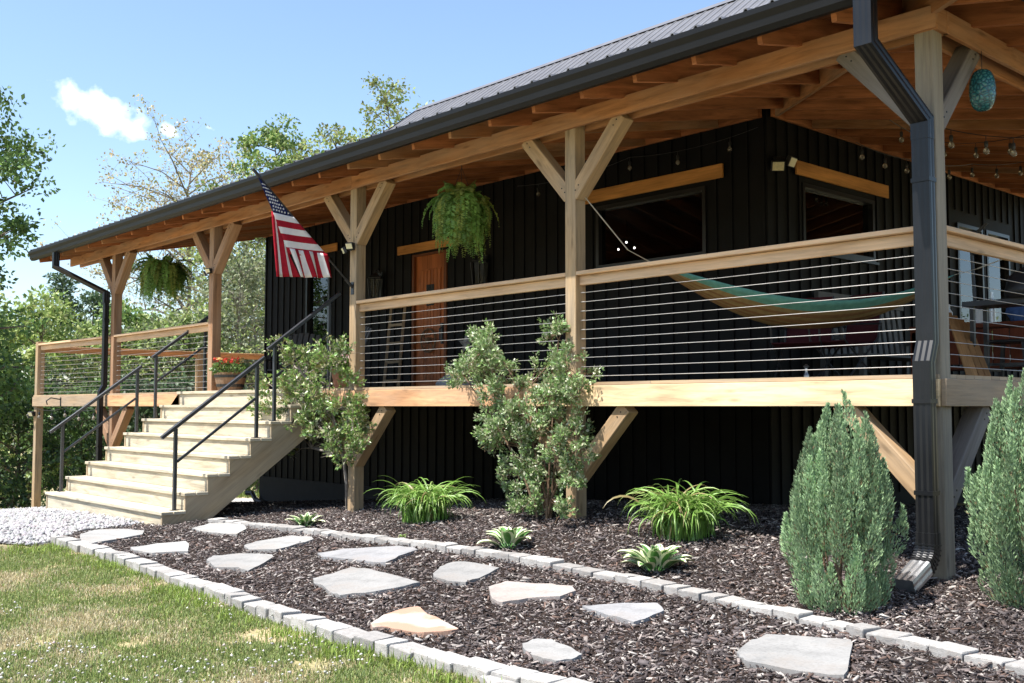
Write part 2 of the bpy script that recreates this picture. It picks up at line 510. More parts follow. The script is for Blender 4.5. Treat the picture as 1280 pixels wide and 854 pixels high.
class MB:
    def __init__(s):
        s.v, s.f, s.uv, s.m = [], [], [], []

    def face(s, pts, uvs=None, mi=0):
        i = len(s.v)
        s.v.extend([tuple(p) for p in pts])
        s.f.append(tuple(range(i, i + len(pts))))
        s.uv.append(uvs or [(0, 0)] * len(pts))
        s.m.append(mi)

    def beam(s, p0, p1, w, h, up=(0, 0, 1), mi=0):
        p0, p1 = Vector(p0), Vector(p1)
        d = p1 - p0
        L = d.length
        d = d / L
        upv = Vector(up)
        sd = d.cross(upv)
        if sd.length < 1e-4:
            upv = Vector((0, 1, 0))
            sd = d.cross(upv)
        sd.normalize()
        upv = sd.cross(d).normalized()
        a, b_ = sd * (w / 2), upv * (h / 2)
        ou, ov = random.random() * 40, random.random() * 40
        c = [p0 - a - b_, p0 + a - b_, p0 + a + b_, p0 - a + b_]
        e = [p + d * L for p in c]
        i = len(s.v)
        s.v.extend([tuple(p) for p in c + e])
        wid = [w, h, w, h]
        vo = ov
        for k in range(4):
            k2 = (k + 1) % 4
            s.f.append((i + k, i + k2, i + 4 + k2, i + 4 + k))
            s.uv.append([(ou, vo), (ou, vo + wid[k]), (ou + L, vo + wid[k]), (ou + L, vo)])
            s.m.append(mi)
            vo += wid[k] + 0.37
        for fc in ((i + 3, i + 2, i + 1, i), (i + 4, i + 5, i + 6, i + 7)):
            s.f.append(fc)
            s.uv.append([(ou, ov), (ou + .02, ov), (ou + .02, ov + h), (ou, ov + h)])
            s.m.append(mi)

    def box(s, x0, x1, y0, y1, z0, z1, mi=0):
        dx, dy, dz = x1 - x0, y1 - y0, z1 - z0
        cx, cy, cz = (x0 + x1) / 2, (y0 + y1) / 2, (z0 + z1) / 2
        if dz >= dx and dz >= dy:
            s.beam((cx, cy, z0), (cx, cy, z1), dx, dy, (0, 1, 0), mi)
        elif dx >= dy:
            s.beam((x0, cy, cz), (x1, cy, cz), dy, dz, (0, 0, 1), mi)
        else:
            s.beam((cx, y0, cz), (cx, y1, cz), dx, dz, (0, 0, 1), mi)

    def tube(s, pts, r, n=8, mi=0, caps=True):
        pts = [Vector(p) for p in pts]
        k = len(pts)
        rs = r if isinstance(r, (list, tuple)) else [r] * k
        base = len(s.v)
        prev = None
        for i, p in enumerate(pts):
            d = (pts[min(i + 1, k - 1)] - pts[max(i - 1, 0)]).normalized()
            if prev is None:
                ref = Vector((0, 0, 1)) if abs(d.z) < 0.9 else Vector((1, 0, 0))
                a = d.cross(ref).normalized()
            else:
                a = (prev - d * prev.dot(d)).normalized()
            prev = a
            b_ = d.cross(a)
            for j in range(n):
                t = 2 * PI * j / n
                s.v.append(tuple(p + (a * math.cos(t) + b_ * math.sin(t)) * rs[i]))
        for i in range(k - 1):
            for j in range(n):
                j2 = (j + 1) % n
                s.f.append((base + i * n + j, base + i * n + j2, base + (i + 1) * n + j2, base + (i + 1) * n + j))
                s.uv.append([(i, j / n), (i, (j + 1) / n), (i + 1, (j + 1) / n), (i + 1, j / n)])
                s.m.append(mi)
        if caps:
            for fc in (tuple(base + j for j in reversed(range(n))), tuple(base + (k - 1) * n + j for j in range(n))):
                s.f.append(fc)
                s.uv.append([(0, 0)] * n)
                s.m.append(mi)

    def sweep(s, pts, prof, upref, mi=0):
        """sweep a closed 2-D profile (side, up) along a polyline, mitred"""
        pts = [Vector(p) for p in pts]
        k, n = len(pts), len(prof)
        base = len(s.v)
        up0 = Vector(upref)
        for i, p in enumerate(pts):
            d0 = (pts[i] - pts[i - 1]).normalized() if i else (pts[1] - pts[0]).normalized()
            d1 = (pts[i + 1] - pts[i]).normalized() if i < k - 1 else d0
            sd = up0
            t = (d0 + d1).normalized()
            fb = sd.cross(d0).normalized()
            fm = sd.cross(t).normalized()
            sc = 1.0 / max(0.35, fb.dot(fm))
            for (a, b_) in prof:
                s.v.append(tuple(p + sd * a + fm * b_ * sc))
        for i in range(k - 1):
            for j in range(n):
                j2 = (j + 1) % n
                s.f.append((base + i * n + j, base + i * n + j2, base + (i + 1) * n + j2, base + (i + 1) * n + j))
                s.uv.append([(0, 0)] * 4)
                s.m.append(mi)
        for fc in (tuple(base + j for j in reversed(range(n))), tuple(base + (k - 1) * n + j for j in range(n))):
            s.f.append(fc)
            s.uv.append([(0, 0)] * n)
            s.m.append(mi)

    def lathe(s, c, prof, n=16, mi=0, caps=True):
        c = Vector(c)
        base = len(s.v)
        for (r, z) in prof:
            for j in range(n):
                t = 2 * PI * j / n
                s.v.append((c.x + r * math.cos(t), c.y + r * math.sin(t), c.z + z))
        for i in range(len(prof) - 1):
            for j in range(n):
                j2 = (j + 1) % n
                s.f.append((base + i * n + j, base + i * n + j2, base + (i + 1) * n + j2, base + (i + 1) * n + j))
                s.uv.append([(i * .1, j / n), (i * .1, (j + 1) / n), (i * .1 + .1, (j + 1) / n), (i * .1 + .1, j / n)])
                s.m.append(mi)
        if caps:
            k = len(prof)
            for fc in (tuple(base + j for j in reversed(range(n))), tuple(base + (k - 1) * n + j for j in range(n))):
                s.f.append(fc)
                s.uv.append([(0, 0)] * n)
                s.m.append(mi)

    def prism(s, poly, off, mi=0, uvax=None):
        """poly: list of 3-D points, extruded by off"""
        off = Vector(off)
        a = [Vector(p) for p in poly]
        b_ = [p + off for p in a]
        n = len(a)
        i = len(s.v)
        s.v.extend([tuple(p) for p in a + b_])

        def uv(p):
            if uvax is None:
                return (p.x, p.y)
            return (p.dot(Vector(uvax[0])), p.dot(Vector(uvax[1])))
        s.f.append(tuple(i + k for k in range(n))); s.uv.append([uv(p) for p in a]); s.m.append(mi)
        s.f.append(tuple(i + n + k for k in reversed(range(n)))); s.uv.append([uv(p) for p in reversed(b_)]); s.m.append(mi)
        for k in range(n):
            k2 = (k + 1) % n
            s.f.append((i + k2, i + k, i + n + k, i + n + k2))
            s.uv.append([(0, 0), (0.2, 0), (0.2, 0.05), (0, 0.05)])
            s.m.append(mi)

    def build(s, name, mats, parent=None, origin=None, smooth=False, bevel=0.0, recalc=True, weld=False):
        if not isinstance(mats, (list, tuple)):
            mats = [mats]
        if parent is not None:
            o_ = ORG[parent]
        else:
            o_ = Vector(origin) if origin is not None else Vector((0, 0, 0))
        me = bpy.data.meshes.new(name)
        vv = [(p[0] - o_.x, p[1] - o_.y, p[2] - o_.z) for p in s.v]
        me.from_pydata(vv, [], s.f)
        ul = me.uv_layers.new(name='UVMap')
        flat = [c for f in s.uv for uv in f for c in uv]
        ul.data.foreach_set('uv', flat)
        for m in mats:
            me.materials.append(m)
        me.polygons.foreach_set('material_index', s.m)
        if smooth:
            me.polygons.foreach_set('use_smooth', [True] * len(s.f))
        me.update()
        if weld:
            bm = bmesh.new()
            bm.from_mesh(me)
            bmesh.ops.remove_doubles(bm, verts=bm.verts, dist=1e-5)
            bm.to_mesh(me)
            bm.free()
        if recalc:
            bm = bmesh.new()
            bm.from_mesh(me)
            bmesh.ops.recalc_face_normals(bm, faces=bm.faces)
            bm.to_mesh(me)
            bm.free()
        o = link_mesh(me, name, parent, o_)
        if bevel:
            md = o.modifiers.new('bevel', 'BEVEL')
            md.width = bevel
            md.segments = 1
            md.limit_method = 'ANGLE'
            md.harden_normals = False
        return o


def np_mesh(name, verts, faces_n, loops, mat, cols=None, parent=None, origin=(0, 0, 0), smooth=False):
    """verts (n,3) world; faces_n: loop count per face; loops: flat vertex index"""
    o_ = ORG[parent] if parent is not None else Vector(origin)
    me = bpy.data.meshes.new(name)
    v = np.asarray(verts, np.float32) - np.array(o_, np.float32)
    me.vertices.add(len(v))
    me.vertices.foreach_set('co', v.ravel())
    loops = np.asarray(loops, np.int32).ravel()
    faces_n = np.asarray(faces_n, np.int32)
    me.loops.add(len(loops))
    me.loops.foreach_set('vertex_index', loops)
    me.polygons.add(len(faces_n))
    st = np.concatenate([[0], np.cumsum(faces_n)[:-1]]).astype(np.int32)
    me.polygons.foreach_set('loop_start', st)
    if smooth:
        me.polygons.foreach_set('use_smooth', np.ones(len(faces_n), bool))
    if cols is not None:
        at = me.color_attributes.new('Col', 'FLOAT_COLOR', 'POINT')
        c4 = np.ones((len(v), 4), np.float32)
        c4[:, :3] = cols
        at.data.foreach_set('color', c4.ravel())
    me.materials.append(mat)
    me.update(calc_edges=True)
    return link_mesh(me, name, parent, o_)


def norm(a):
    return a / np.maximum(np.linalg.norm(a, axis=-1, keepdims=True), 1e-9)


def leaves(name, P, D, L, W, C, mat, parent=None, origin=(0, 0, 0), fold=0.15):
    """one folded diamond leaf per row"""
    n = len(P)
    D = norm(D)
    R = norm(RNG.normal(size=(n, 3)))
    S = norm(np.cross(D, R))
    U = np.cross(S, D)
    L = np.asarray(L).reshape(-1, 1) * np.ones((n, 1))
    W = np.asarray(W).reshape(-1, 1) * np.ones((n, 1))
    mid = P + D * L * 0.45
    v = np.stack([P, mid + S * W / 2 + U * W * fold, P + D * L, mid - S * W / 2 + U * W * fold], 1).reshape(-1, 3)
    idx = np.arange(n)[:, None] * 4
    tris = np.concatenate([idx + np.array([[0, 1, 2]]), idx + np.array([[0, 2, 3]])], 1).reshape(-1)
    c = np.repeat(np.clip(C, 0, 1), 4, axis=0)
    return np_mesh(name, v, np.full(2 * n, 3), tris, mat, c, parent, origin)


def leafcol(n, base, var=0.3, yellow=0.15):
    base = np.array(base)
    k = (1 + RNG.uniform(-var, var, (n, 1)))
    c = base * k
    y = RNG.uniform(0, yellow, (n, 1))
    return c * (1 - y) + y * np.array([base[1] * 1.1, base[1] * 1.05, base[2] * 0.8])


# ================================================================== WORLD
w = bpy.data.worlds.new('World')
SC.world = w
w.use_nodes = True
nt = w.node_tree
nt.nodes.clear()
wo = N(nt, 'ShaderNodeOutputWorld')
bg = N(nt, 'ShaderNodeBackground')
sky = N(nt, 'ShaderNodeTexSky', sky_type='NISHITA')
SUN = Vector((-0.24, -1.0, 2.12)).normalized()
sky.sun_disc = False
sky.sun_elevation = math.asin(SUN.z)
sky.sun_rotation = math.atan2(SUN.x, SUN.y) % (2 * PI)
sky.altitude = 200
sky.air_density = 1.0
sky.dust_density = 1.2
sky.ozone_density = 1.2
# a small fair-weather cloud low in the sky, placed by its direction
tc = N(nt, 'ShaderNodeTexCoord')
cld = None


def cloud_mask(u, v, wu, wv, seed, thr):
    d = ray(u, v).normalized()
    r_ = Vector((d.y, -d.x, 0)).normalized()
    u_ = r_.cross(d).normalized()

    def dot(vec):
        n = N(nt, 'ShaderNodeVectorMath', operation='DOT_PRODUCT')
        nt.links.new(tc.outputs['Generated'], n.inputs[0])
        n.inputs[1].default_value = vec
        return n.outputs['Value']
    x, y, z = dot(r_), dot(u_), dot(d)

    def mth(op, a, b_, clamp=False):
        n = N(nt, 'ShaderNodeMath', operation=op)
        n.use_clamp = clamp
        for i, q in enumerate((a, b_)):
            if isinstance(q, (int, float)): n.inputs[i].default_value = q
            else: nt.links.new(q, n.inputs[i])
        return n.outputs[0]
    nz = N(nt, 'ShaderNodeTexNoise')
    nz.inputs['Scale'].default_value = 62
    nz.inputs['Detail'].default_value = 7
    nz.inputs['Roughness'].default_value = 0.5
    mpn = N(nt, 'ShaderNodeMapping')
    mpn.inputs['Location'].default_value = (seed, 0, 0)
    nt.links.new(tc.outputs['Generated'], mpn.inputs[0])
    nt.links.new(mpn.outputs[0], nz.inputs[0])
    # tilt the cloud a little: it sinks to the right
    yt = mth('ADD', y, mth('MULTIPLY', x, 0.28))
    ex = mth('DIVIDE', x, wu)
    ey = mth('DIVIDE', yt, wv)
    r2 = mth('ADD', mth('MULTIPLY', ex, ex), mth('MULTIPLY', ey, ey))
    base = mth('SUBTRACT', 1.0, mth('SQRT', r2, 0))
    val = mth('ADD', base, mth('MULTIPLY', mth('SUBTRACT', nz.outputs[0], 0.5), 1.5))
    msk = mth('MULTIPLY', mth('SUBTRACT', val, thr), 1.25, True)
    front = mth('GREATER_THAN', z, 0.5)
    return mth('MULTIPLY', msk, front)


m1 = cloud_mask(126, 142, 0.055, 0.024, 0.0, 0.22)
m2 = cloud_mask(213, 165, 0.013, 0.010, 3.3, 0.28)
m3 = cloud_mask(262, 160, 0.012, 0.006, 5.1, 0.62)
mx_ = N(nt, 'ShaderNodeMath', operation='MAXIMUM')
nt.links.new(m1, mx_.inputs[0]); nt.links.new(m2, mx_.inputs[1])
mx2 = N(nt, 'ShaderNodeMath', operation='MAXIMUM')
nt.links.new(mx_.outputs[0], mx2.inputs[0]); nt.links.new(m3, mx2.inputs[1])
skycol = mixc(nt, mx2.outputs[0], mixc(nt, 1.0, sky.outputs[0], (1.0, 1.035, 1.05), 'MULTIPLY'), (8.0, 8.3, 8.7))
nt.links.new(skycol, bg.inputs[0])
bg.inputs[1].default_value = 0.12
nt.links.new(bg.outputs[0], wo.inputs[0])

sl = bpy.data.lights.new('sun', 'SUN')
sl.energy = 4.9
sl.angle = math.radians(0.53)
sl.color = (1.0, 0.965, 0.91)
so = bpy.data.objects.new('sun', sl)
COL.objects.link(so)
so.rotation_euler = (-SUN).to_track_quat('-Z', 'Y').to_euler()
so.location = (0, -10, 30)

cd = bpy.data.cameras.new('camera')
cd.sensor_width = 36
cd.lens = F / 1280 * 36
cd.clip_start = 0.1
cd.clip_end = 3000
co = bpy.data.objects.new('camera', cd)
COL.objects.link(co)
co.location = (0, 0, 0)
co.rotation_euler = (PI / 2 + PITCH, 0, math.atan2(-FW.x, FW.y))
SC.camera = co
vs = SC.view_settings
vs.view_transform = 'Standard'
vs.look = 'None'
vs.exposure = 1.1
vs.gamma = 1.0
vs.use_curve_mapping = False
SC.cycles.max_bounces = 8
SC.cycles.transparent_max_bounces = 16
SC.cycles.caustics_reflective = False
SC.cycles.caustics_refractive = False
SC.cycles.use_denoising = True

# ================================================================== GROUND
def axis(lo, hi, a, b_, fine, grow=1.25):
    xs = list(np.arange(a, b_ + 1e-6, fine))
    st = fine
    x = b_
    while x < hi:
        st *= grow
        x += st
        xs.append(min(x, hi))
    st = fine
    x = a
    while x > lo:
        st *= grow
        x -= st
        xs.insert(0, max(x, lo))
    return np.array(xs)


gx = axis(-900, 900, -26, 6, 0.5)
gy = axis(-900, 900, -2, 20, 0.5)
XX, YY = np.meshgrid(gx, gy, indexing='ij')
ZZ = G(XX, YY)
nx, ny = XX.shape
V = np.stack([XX, YY, ZZ], -1).reshape(-1, 3)
ii, jj = np.meshgrid(np.arange(nx - 1), np.arange(ny - 1), indexing='ij')
q = np.stack([ii * ny + jj, (ii + 1) * ny + jj, (ii + 1) * ny + jj + 1, ii * ny + jj + 1], -1).reshape(-1)
go = np_mesh('ground', V, np.full((nx - 1) * (ny - 1), 4), q, M['lawn'], smooth=True)
tag(go, kind='structure')


def sheet(name, poly, off, mat, step, kind='structure', rough=0.0):
    poly = [Vector((p[0], p[1])) for p in poly]
    px = [p.x for p in poly]; py = [p.y for p in poly]
    pts = list(poly)
    # densify boundary
    bd = []
    for i, p in enumerate(poly):
        q_ = poly[(i + 1) % len(poly)]
        k = max(1, int((q_ - p).length / step))
        for s_ in range(k):
            bd.append(p.lerp(q_, s_ / k))
    inner = []
    x = min(px)
    while x < max(px):
        y = min(py)
        while y < max(py):
            p = Vector((x + random.uniform(-.2, .2) * step, y + random.uniform(-.2, .2) * step))
            if inside(p.x, p.y, poly):
                inner.append(p)
            y += step
        x += step
    nb = len(bd)
    res = delaunay_2d_cdt(bd + inner, [(i, (i + 1) % nb) for i in range(nb)], [list(range(nb))], 1, 1e-5)
    vv, _, ff = res[0], res[1], res[2]
    xy = np.array([(p[0], p[1]) for p in vv])
    z = G(xy[:, 0], xy[:, 1]) + off
    if rough:
        z = z + np.array([mnoise.noise(Vector((a * 3.1, b * 3.1, 2.0))) for a, b in xy]) * rough
    Vv = np.column_stack([xy, z])
    lp = [i for f in ff for i in f]
    o = np_mesh(name, Vv, [len(f) for f in ff], lp, mat, smooth=True)
    tag(o, kind=kind)
    return o


def inside(x, y, poly):
    c = False
    n = len(poly)
    j = n - 1
    for i in range(n):
        xi, yi = poly[i][0], poly[i][1]
        xj, yj = poly[j][0], poly[j][1]
        if (yi > y) != (yj > y) and x < (xj - xi) * (y - yi) / (yj - yi) + xi:
            c = not c
        j = i
    return c


def inside_np(X, Y, poly):
    c = np.zeros(len(X), bool)
    n = len(poly)
    j = n - 1
    for i in range(n):
        xi, yi = poly[i][0], poly[i][1]
        xj, yj = poly[j][0], poly[j][1]
        cond = ((yi > Y) != (yj > Y)) & (X < (xj - xi) * (Y - yi) / ((yj - yi) if yj != yi else 1e-9) + xi)
        c ^= cond
        j = i
    return c


low_px = [(72, 679), (130, 695), (190, 714), (250, 737), (310, 761), (370, 784), (430, 803), (490, 818), (550, 833), (620, 851)]
up_px = [(266, 656), (330, 660), (400, 672), (470, 681), (560, 690), (640, 703), (720, 717), (800, 735), (880, 752),
         (960, 770), (1040, 790), (1120, 808), (1200, 828), (1280, 846)]
LOW = [gnd(u, v) for u, v in low_px]
UP = [gnd(u, v) for u, v in up_px]


def extend(path, dist, k=4):
    d = (path[-1] - path[-3]); d.z = 0; d.normalize()
    for i in range(k):
        p = path[-1] + d * (dist / k)
        path.append(Vector((p.x, p.y, g(p.x, p.y))))


extend(LOW, 1.6)
extend(UP, 1.2)
mul = [(p.x, p.y) for p in LOW] + [(1.5, 1.0), (3.0, 4.0), (3.0, 14.0), (-7.2, 14.0), (-7.2, 10.9), (-19.7, 10.95), (-19.0, 9.6),
                                   (-17.0, 8.0), (-15.5, 6.6), (-14.2, 5.3)]
mul += [(gnd(u, v).x, gnd(u, v).y) for u, v in ((190, 657), (150, 662), (100, 668))]
sheet('mulch_bed', mul, 0.02, M['mulch'], 0.22, rough=0.02)
grav = [(gnd(u, v).x, gnd(u, v).y) for u, v in ((66, 681), (100, 667), (150, 661), (200, 654))]
grav += [(-13.4, 5.25), (-15.5, 5.4), (-17.5, 5.9), (-21.0, 6.2), (-26.0, 5.0), (-24.0, 3.0)]
grav += [(gnd(u, v).x, gnd(u, v).y) for u, v in ((-60, 676), (0, 681), (40, 684))]
sheet('gravel_path', grav, 0.016, M['gravel'], 0.25, rough=0.02)
pth = [(-24, 9.6), (-19.9, 9.9), (-19.9, 13.2), (-24.5, 12.4)]
sheet('concrete_path', pth, 0.02, M['concrete'], 0.5)

# ---- mulch chips / gravel stones (uncountable)
def in_view(P, margin=40):
    d = P[:, 0] * FW.x + P[:, 1] * FW.y
    r_ = P[:, 0] * RT.x + P[:, 1] * RT.y
    c, s = math.cos(PITCH), math.sin(PITCH)
    zc = d * c + P[:, 2] * s
    yc = -d * s + P[:, 2] * c
    u = 640 + F * r_ / zc
    v = 427 - F * yc / zc
    return (zc > 0.5) & (u > -margin) & (u < 1280 + margin * 6) & (v < 854 + margin * 2) & (v > 300), zc


def scatter(poly, n, bias=1.0):
    xs = [p[0] for p in poly]; ys = [p[1] for p in poly]
    out = []
    tot = 0
    while tot < n:
        k = n * 3
        X = RNG.uniform(min(xs), max(xs), k); Y = RNG.uniform(min(ys), max(ys), k)
        ok = inside_np(X, Y, poly)
        X, Y = X[ok], Y[ok]
        Z = G(X, Y)
        P = np.column_stack([X, Y, Z])
        iv, dep = in_view(P)
        keep = iv & (RNG.uniform(size=len(X)) < np.clip((6.0 / np.maximum(dep, 1)) ** bias, 0, 1))
        out.append(P[keep]); tot += keep.sum()
    return np.concatenate(out)[:n]


def chips(name, P, lmin, lmax, cols, zoff):
    n = len(P)
    L = RNG.uniform(lmin, lmax, n) * RNG.choice([0.5, 0.8, 1, 1, 1.3, 2.3], n)
    W = L * RNG.uniform(0.22, 0.5, n)
    T = L * RNG.uniform(0.08, 0.2, n)
    a = RNG.uniform(0, 2 * PI, n)
    tilt = RNG.normal(0, 0.32, n)
    roll = RNG.normal(0, 0.45, n)
    D = np.column_stack([np.cos(a) * np.cos(tilt), np.sin(a) * np.cos(tilt), np.sin(tilt)])
    S0 = np.column_stack([-np.sin(a), np.cos(a), np.zeros(n)])
    U0 = np.cross(D, S0)
    S = S0 * np.cos(roll)[:, None] + U0 * np.sin(roll)[:, None]
    U = np.cross(D, S)
    C = P.copy(); C[:, 2] += zoff + RNG.uniform(0, 0.022, n)
    hl, hw, ht = L[:, None] / 2, W[:, None] / 2, T[:, None] / 2
    tp = RNG.uniform(0.45, 1, (n, 1))
    tq = RNG.uniform(0.45, 1, (n, 1))
    v = np.stack([C - D * hl - S * hw * tp - U * ht, C + D * hl - S * hw * tq - U * ht, C + D * hl + S * hw * tq - U * ht, C - D * hl + S * hw * tp - U * ht,
                  C - D * hl - S * hw * tp + U * ht, C + D * hl - S * hw * tq + U * ht, C + D * hl + S * hw * tq + U * ht, C - D * hl + S * hw * tp + U * ht], 1).reshape(-1, 3)
    fc = np.array([[4, 5, 6, 7], [0, 4, 7, 3], [1, 2, 6, 5], [0, 1, 5, 4], [3, 7, 6, 2]])
    idx = (np.arange(n)[:, None, None] * 8 + fc[None]).reshape(-1)
    pt_ = np.array([mnoise.noise(Vector((a * 1.7, b * 1.7, 5.0))) for a, b in P[:, :2]])
    ci = cols[RNG.integers(0, len(cols), n)] * RNG.uniform(0.7, 1.3, (n, 1)) * (1 + .55 * pt_)[:, None]
    return np_mesh(name, v, np.full(5 * n, 4), idx, M['chip'], np.repeat(ci, 8, 0))


mcols = np.array((1.04, 1.07, 1.08)) * np.array([(0.045, 0.034, 0.032), (0.065, 0.05, 0.047), (0.10, 0.075, 0.068), (0.085, 0.07, 0.068), (0.15, 0.118, 0.108),
                  (0.035, 0.026, 0.025), (0.23, 0.19, 0.17), (0.06, 0.047, 0.045), (0.11, 0.07, 0.055), (0.33, 0.29, 0.26)])
P = scatter(mul, 215000, 1.0)
MULCH_P = P


def rocks(name, P, smin, smax, base, zoff, mat):
    n = len(P)
    u = norm(np.array([(1, 0, 0), (-1, 0, 0), (0, 1, 0), (0, -1, 0), (0, 0, 1), (0, 0, -1)], float))
    S = RNG.uniform(smin, smax, (n, 1, 1)) * RNG.uniform(0.55, 1.2, (n, 6, 1))
    a = RNG.uniform(0, 2 * PI, n)
    R = np.zeros((n, 3, 3)); R[:, 0, 0] = np.cos(a); R[:, 0, 1] = -np.sin(a); R[:, 1, 0] = np.sin(a); R[:, 1, 1] = np.cos(a); R[:, 2, 2] = 1
    k = u[None] * S
    k[:, :, 2] *= 0.75
    k = k + RNG.normal(0, 0.2, (n, 6, 3)) * S * 0.8
    v = np.einsum('nij,nkj->nki', R, k) + P[:, None, :]
    v[:, :, 2] += zoff
    fc = np.array([[0, 2, 4], [2, 1, 4], [1, 3, 4], [3, 0, 4], [2, 0, 5], [1, 2, 5], [3, 1, 5], [0, 3, 5]])
    idx = (np.arange(n)[:, None, None] * 6 + fc[None]).reshape(-1)
    c = np.array(base) * RNG.uniform(0.6, 1.25, (n, 1)) * (1 + RNG.normal(0, 0.03, (n, 3)))
    return np_mesh(name, v.reshape(-1, 3), np.full(8 * n, 3), idx, mat, np.repeat(np.clip(c, 0, 0.8), 6, 0))


P = scatter(grav, 9000, 0.3)
tag(rocks('gravel_stones', P, 0.018, 0.042, (0.34, 0.33, 0.33), 0.03, M['pebble']), kind='stuff')

# ---- lawn blades and clover
lawn_poly = [(p.x, p.y) for p in LOW] + [(1.0, -1.0), (-8, -6), (-28, -2)] + \
            [(gnd(u, v).x, gnd(u, v).y) for u, v in ((-80, 678), (0, 683), (40, 686))]


def patch(x, y, s, o=0.0):
    return mnoise.noise(Vector((x * s + o, y * s - o, o)))


def blades(name, P, hmin, hmax, wd, colf, lean=0.5):
    n = len(P)
    a = RNG.uniform(0, 2 * PI, n)
    H = RNG.uniform(hmin, hmax, n)
    d = np.column_stack([np.cos(a), np.sin(a), np.zeros(n)])
    sd = np.column_stack([-np.sin(a), np.cos(a), np.zeros(n)]) * wd / 2
    ln = np.abs(RNG.normal(0, lean, n))
    up = np.array([0, 0, 1.0])
    b0 = P
    mid = P + up * (H * 0.6)[:, None] * np.cos(ln * 0.5)[:, None] + d * (H * 0.6 * np.sin(ln * 0.5))[:, None]
    tip = mid + up * (H * 0.5 * np.cos(ln * 1.7))[:, None] + d * (H * 0.5 * np.sin(ln * 1.7))[:, None]
    v = np.stack([b0 - sd, b0 + sd, mid + sd * 0.8, mid - sd * 0.8, tip], 1).reshape(-1, 3)
    i = np.arange(n)[:, None] * 5
    lp = np.concatenate([i + np.array([[0, 1, 2, 3]]), i + np.array([[3, 2, 4]])], 1).reshape(-1)
    fn = np.tile([4, 3], n)
    c = colf(P)
    return np_mesh(name, v, fn, lp, M['grass'], np.repeat(c, 5, 0))


def grass_cols(P):
    n = len(P)
    t = np.array([patch(x, y, 1.3) + 0.5 * patch(x, y, 4.0, 7) for x, y in P[:, :2]])
    r_ = RNG.uniform(size=n)
    gr = np.array([(0.18, 0.25, 0.06), (0.23, 0.30, 0.08), (0.28, 0.32, 0.12), (0.20, 0.26, 0.10)])[RNG.integers(0, 4, n)]
    dry = np.array([(0.46, 0.40, 0.24), (0.52, 0.47, 0.32), (0.38, 0.31, 0.17)])[RNG.integers(0, 3, n)]
    isd = r_ < np.clip(0.27 + 1.3 * t, 0.03, 0.88)
    c = np.where(isd[:, None], dry, gr * .88)
    return c * RNG.uniform(0.7, 1.25, (n, 1))


P = scatter(lawn_poly, 150000, 0.8)
keep = np.array([patch(x, y, 2.2, 3.0) + 0.4 * patch(x, y, 7, 1) for x, y in P[:, :2]]) < RNG.uniform(0.1, 0.75, len(P))
P = P[keep]
tag(blades('lawn_grass', P, 0.012, 0.042, 0.0055, grass_cols, 0.8), kind='stuff')
# clumps of taller fresh grass along the edging and a few in the lawn
Q = []
for i in range(110):
    k = random.randint(0, len(LOW) - 2)
    p = LOW[k].lerp(LOW[k + 1], random.random())
    nrm = Vector((LOW[k + 1].y - LOW[k].y, -(LOW[k + 1].x - LOW[k].x), 0)).normalized()
    if nrm.y > 0: nrm = -nrm
    p = p + nrm * random.uniform(0.08, 0.28)
    m_ = random.randint(8, 40)
    Q.append(np.column_stack([RNG.normal(p.x, 0.05, m_), RNG.normal(p.y, 0.05, m_), np.zeros(m_)]))
for (u, v, r_, m_) in ((245, 752, 0.16, 420), (215, 742, 0.12, 200), (55, 690, .14, 260), (110, 700, 0.1, 120), (20, 690, .12, 160)):
    c = gnd(u, v)
    Q.append(np.column_stack([RNG.normal(c.x, r_, m_), RNG.normal(c.y, r_, m_), np.zeros(m_)]))
Q = np.concatenate(Q)
ok = inside_np(Q[:, 0], Q[:, 1], lawn_poly)
Q = Q[ok]
Q[:, 2] = G(Q[:, 0], Q[:, 1])
tag(blades('grass_tufts', Q, 0.03, 0.085, 0.007, lambda P_: leafcol(len(P_), (0.20, 0.30, 0.06), 0.3, 0.3), 0.6), kind='stuff')
P = scatter(lawn_poly, 2600, 0.3)
t = np.array([patch(x, y, 0.8, 9) for x, y in P[:, :2]])
_, dep = in_view(P)
P = P[(t > 0.02) & (dep < 9.0)][:420]
P[:, 2] += RNG.uniform(0.035, 0.07, len(P))
tag(rocks('clover_flowers', P, 0.007, 0.013, (0.62, 0.60, 0.54), 0.0, M['petal']), kind='stuff')
# rough grass on the slope beside the house
slope_poly = [(-33, 6.5), (-22.8, 6.6), (-22.4, 12.0), (-20.0, 14.0), (-23, 22), (-40, 20)]
P = scatter(slope_poly, 16000, 0.0)
P = P[~inside_np(P[:, 0], P[:, 1], pth)]
tag(blades('slope_grass', P, 0.06, 0.2, 0.02, lambda P_: leafcol(len(P_), (0.12, 0.18, 0.04), 0.35, 0.3), 0.5), kind='stuff')

# ================================================================== EDGING BLOCKS
def block_mesh(k):
    bm = bmesh.new()
    bmesh.ops.create_cube(bm, size=1)
    bmesh.ops.bevel(bm, geom=list(bm.edges), offset=0.06, segments=2, affect='EDGES', profile=0.6)
    r_ = random.Random(k)
    for v in bm.verts:
        v.co += Vector((r_.uniform(-1, 1), r_.uniform(-1, 1), r_.uniform(-1, 1))) * 0.012
    me = bpy.data.meshes.new('edging_block')
    bm.to_mesh(me)
    bm.free()
    me.materials.append(M['paver'])
    return me


BM = [block_mesh(k) for k in range(6)]


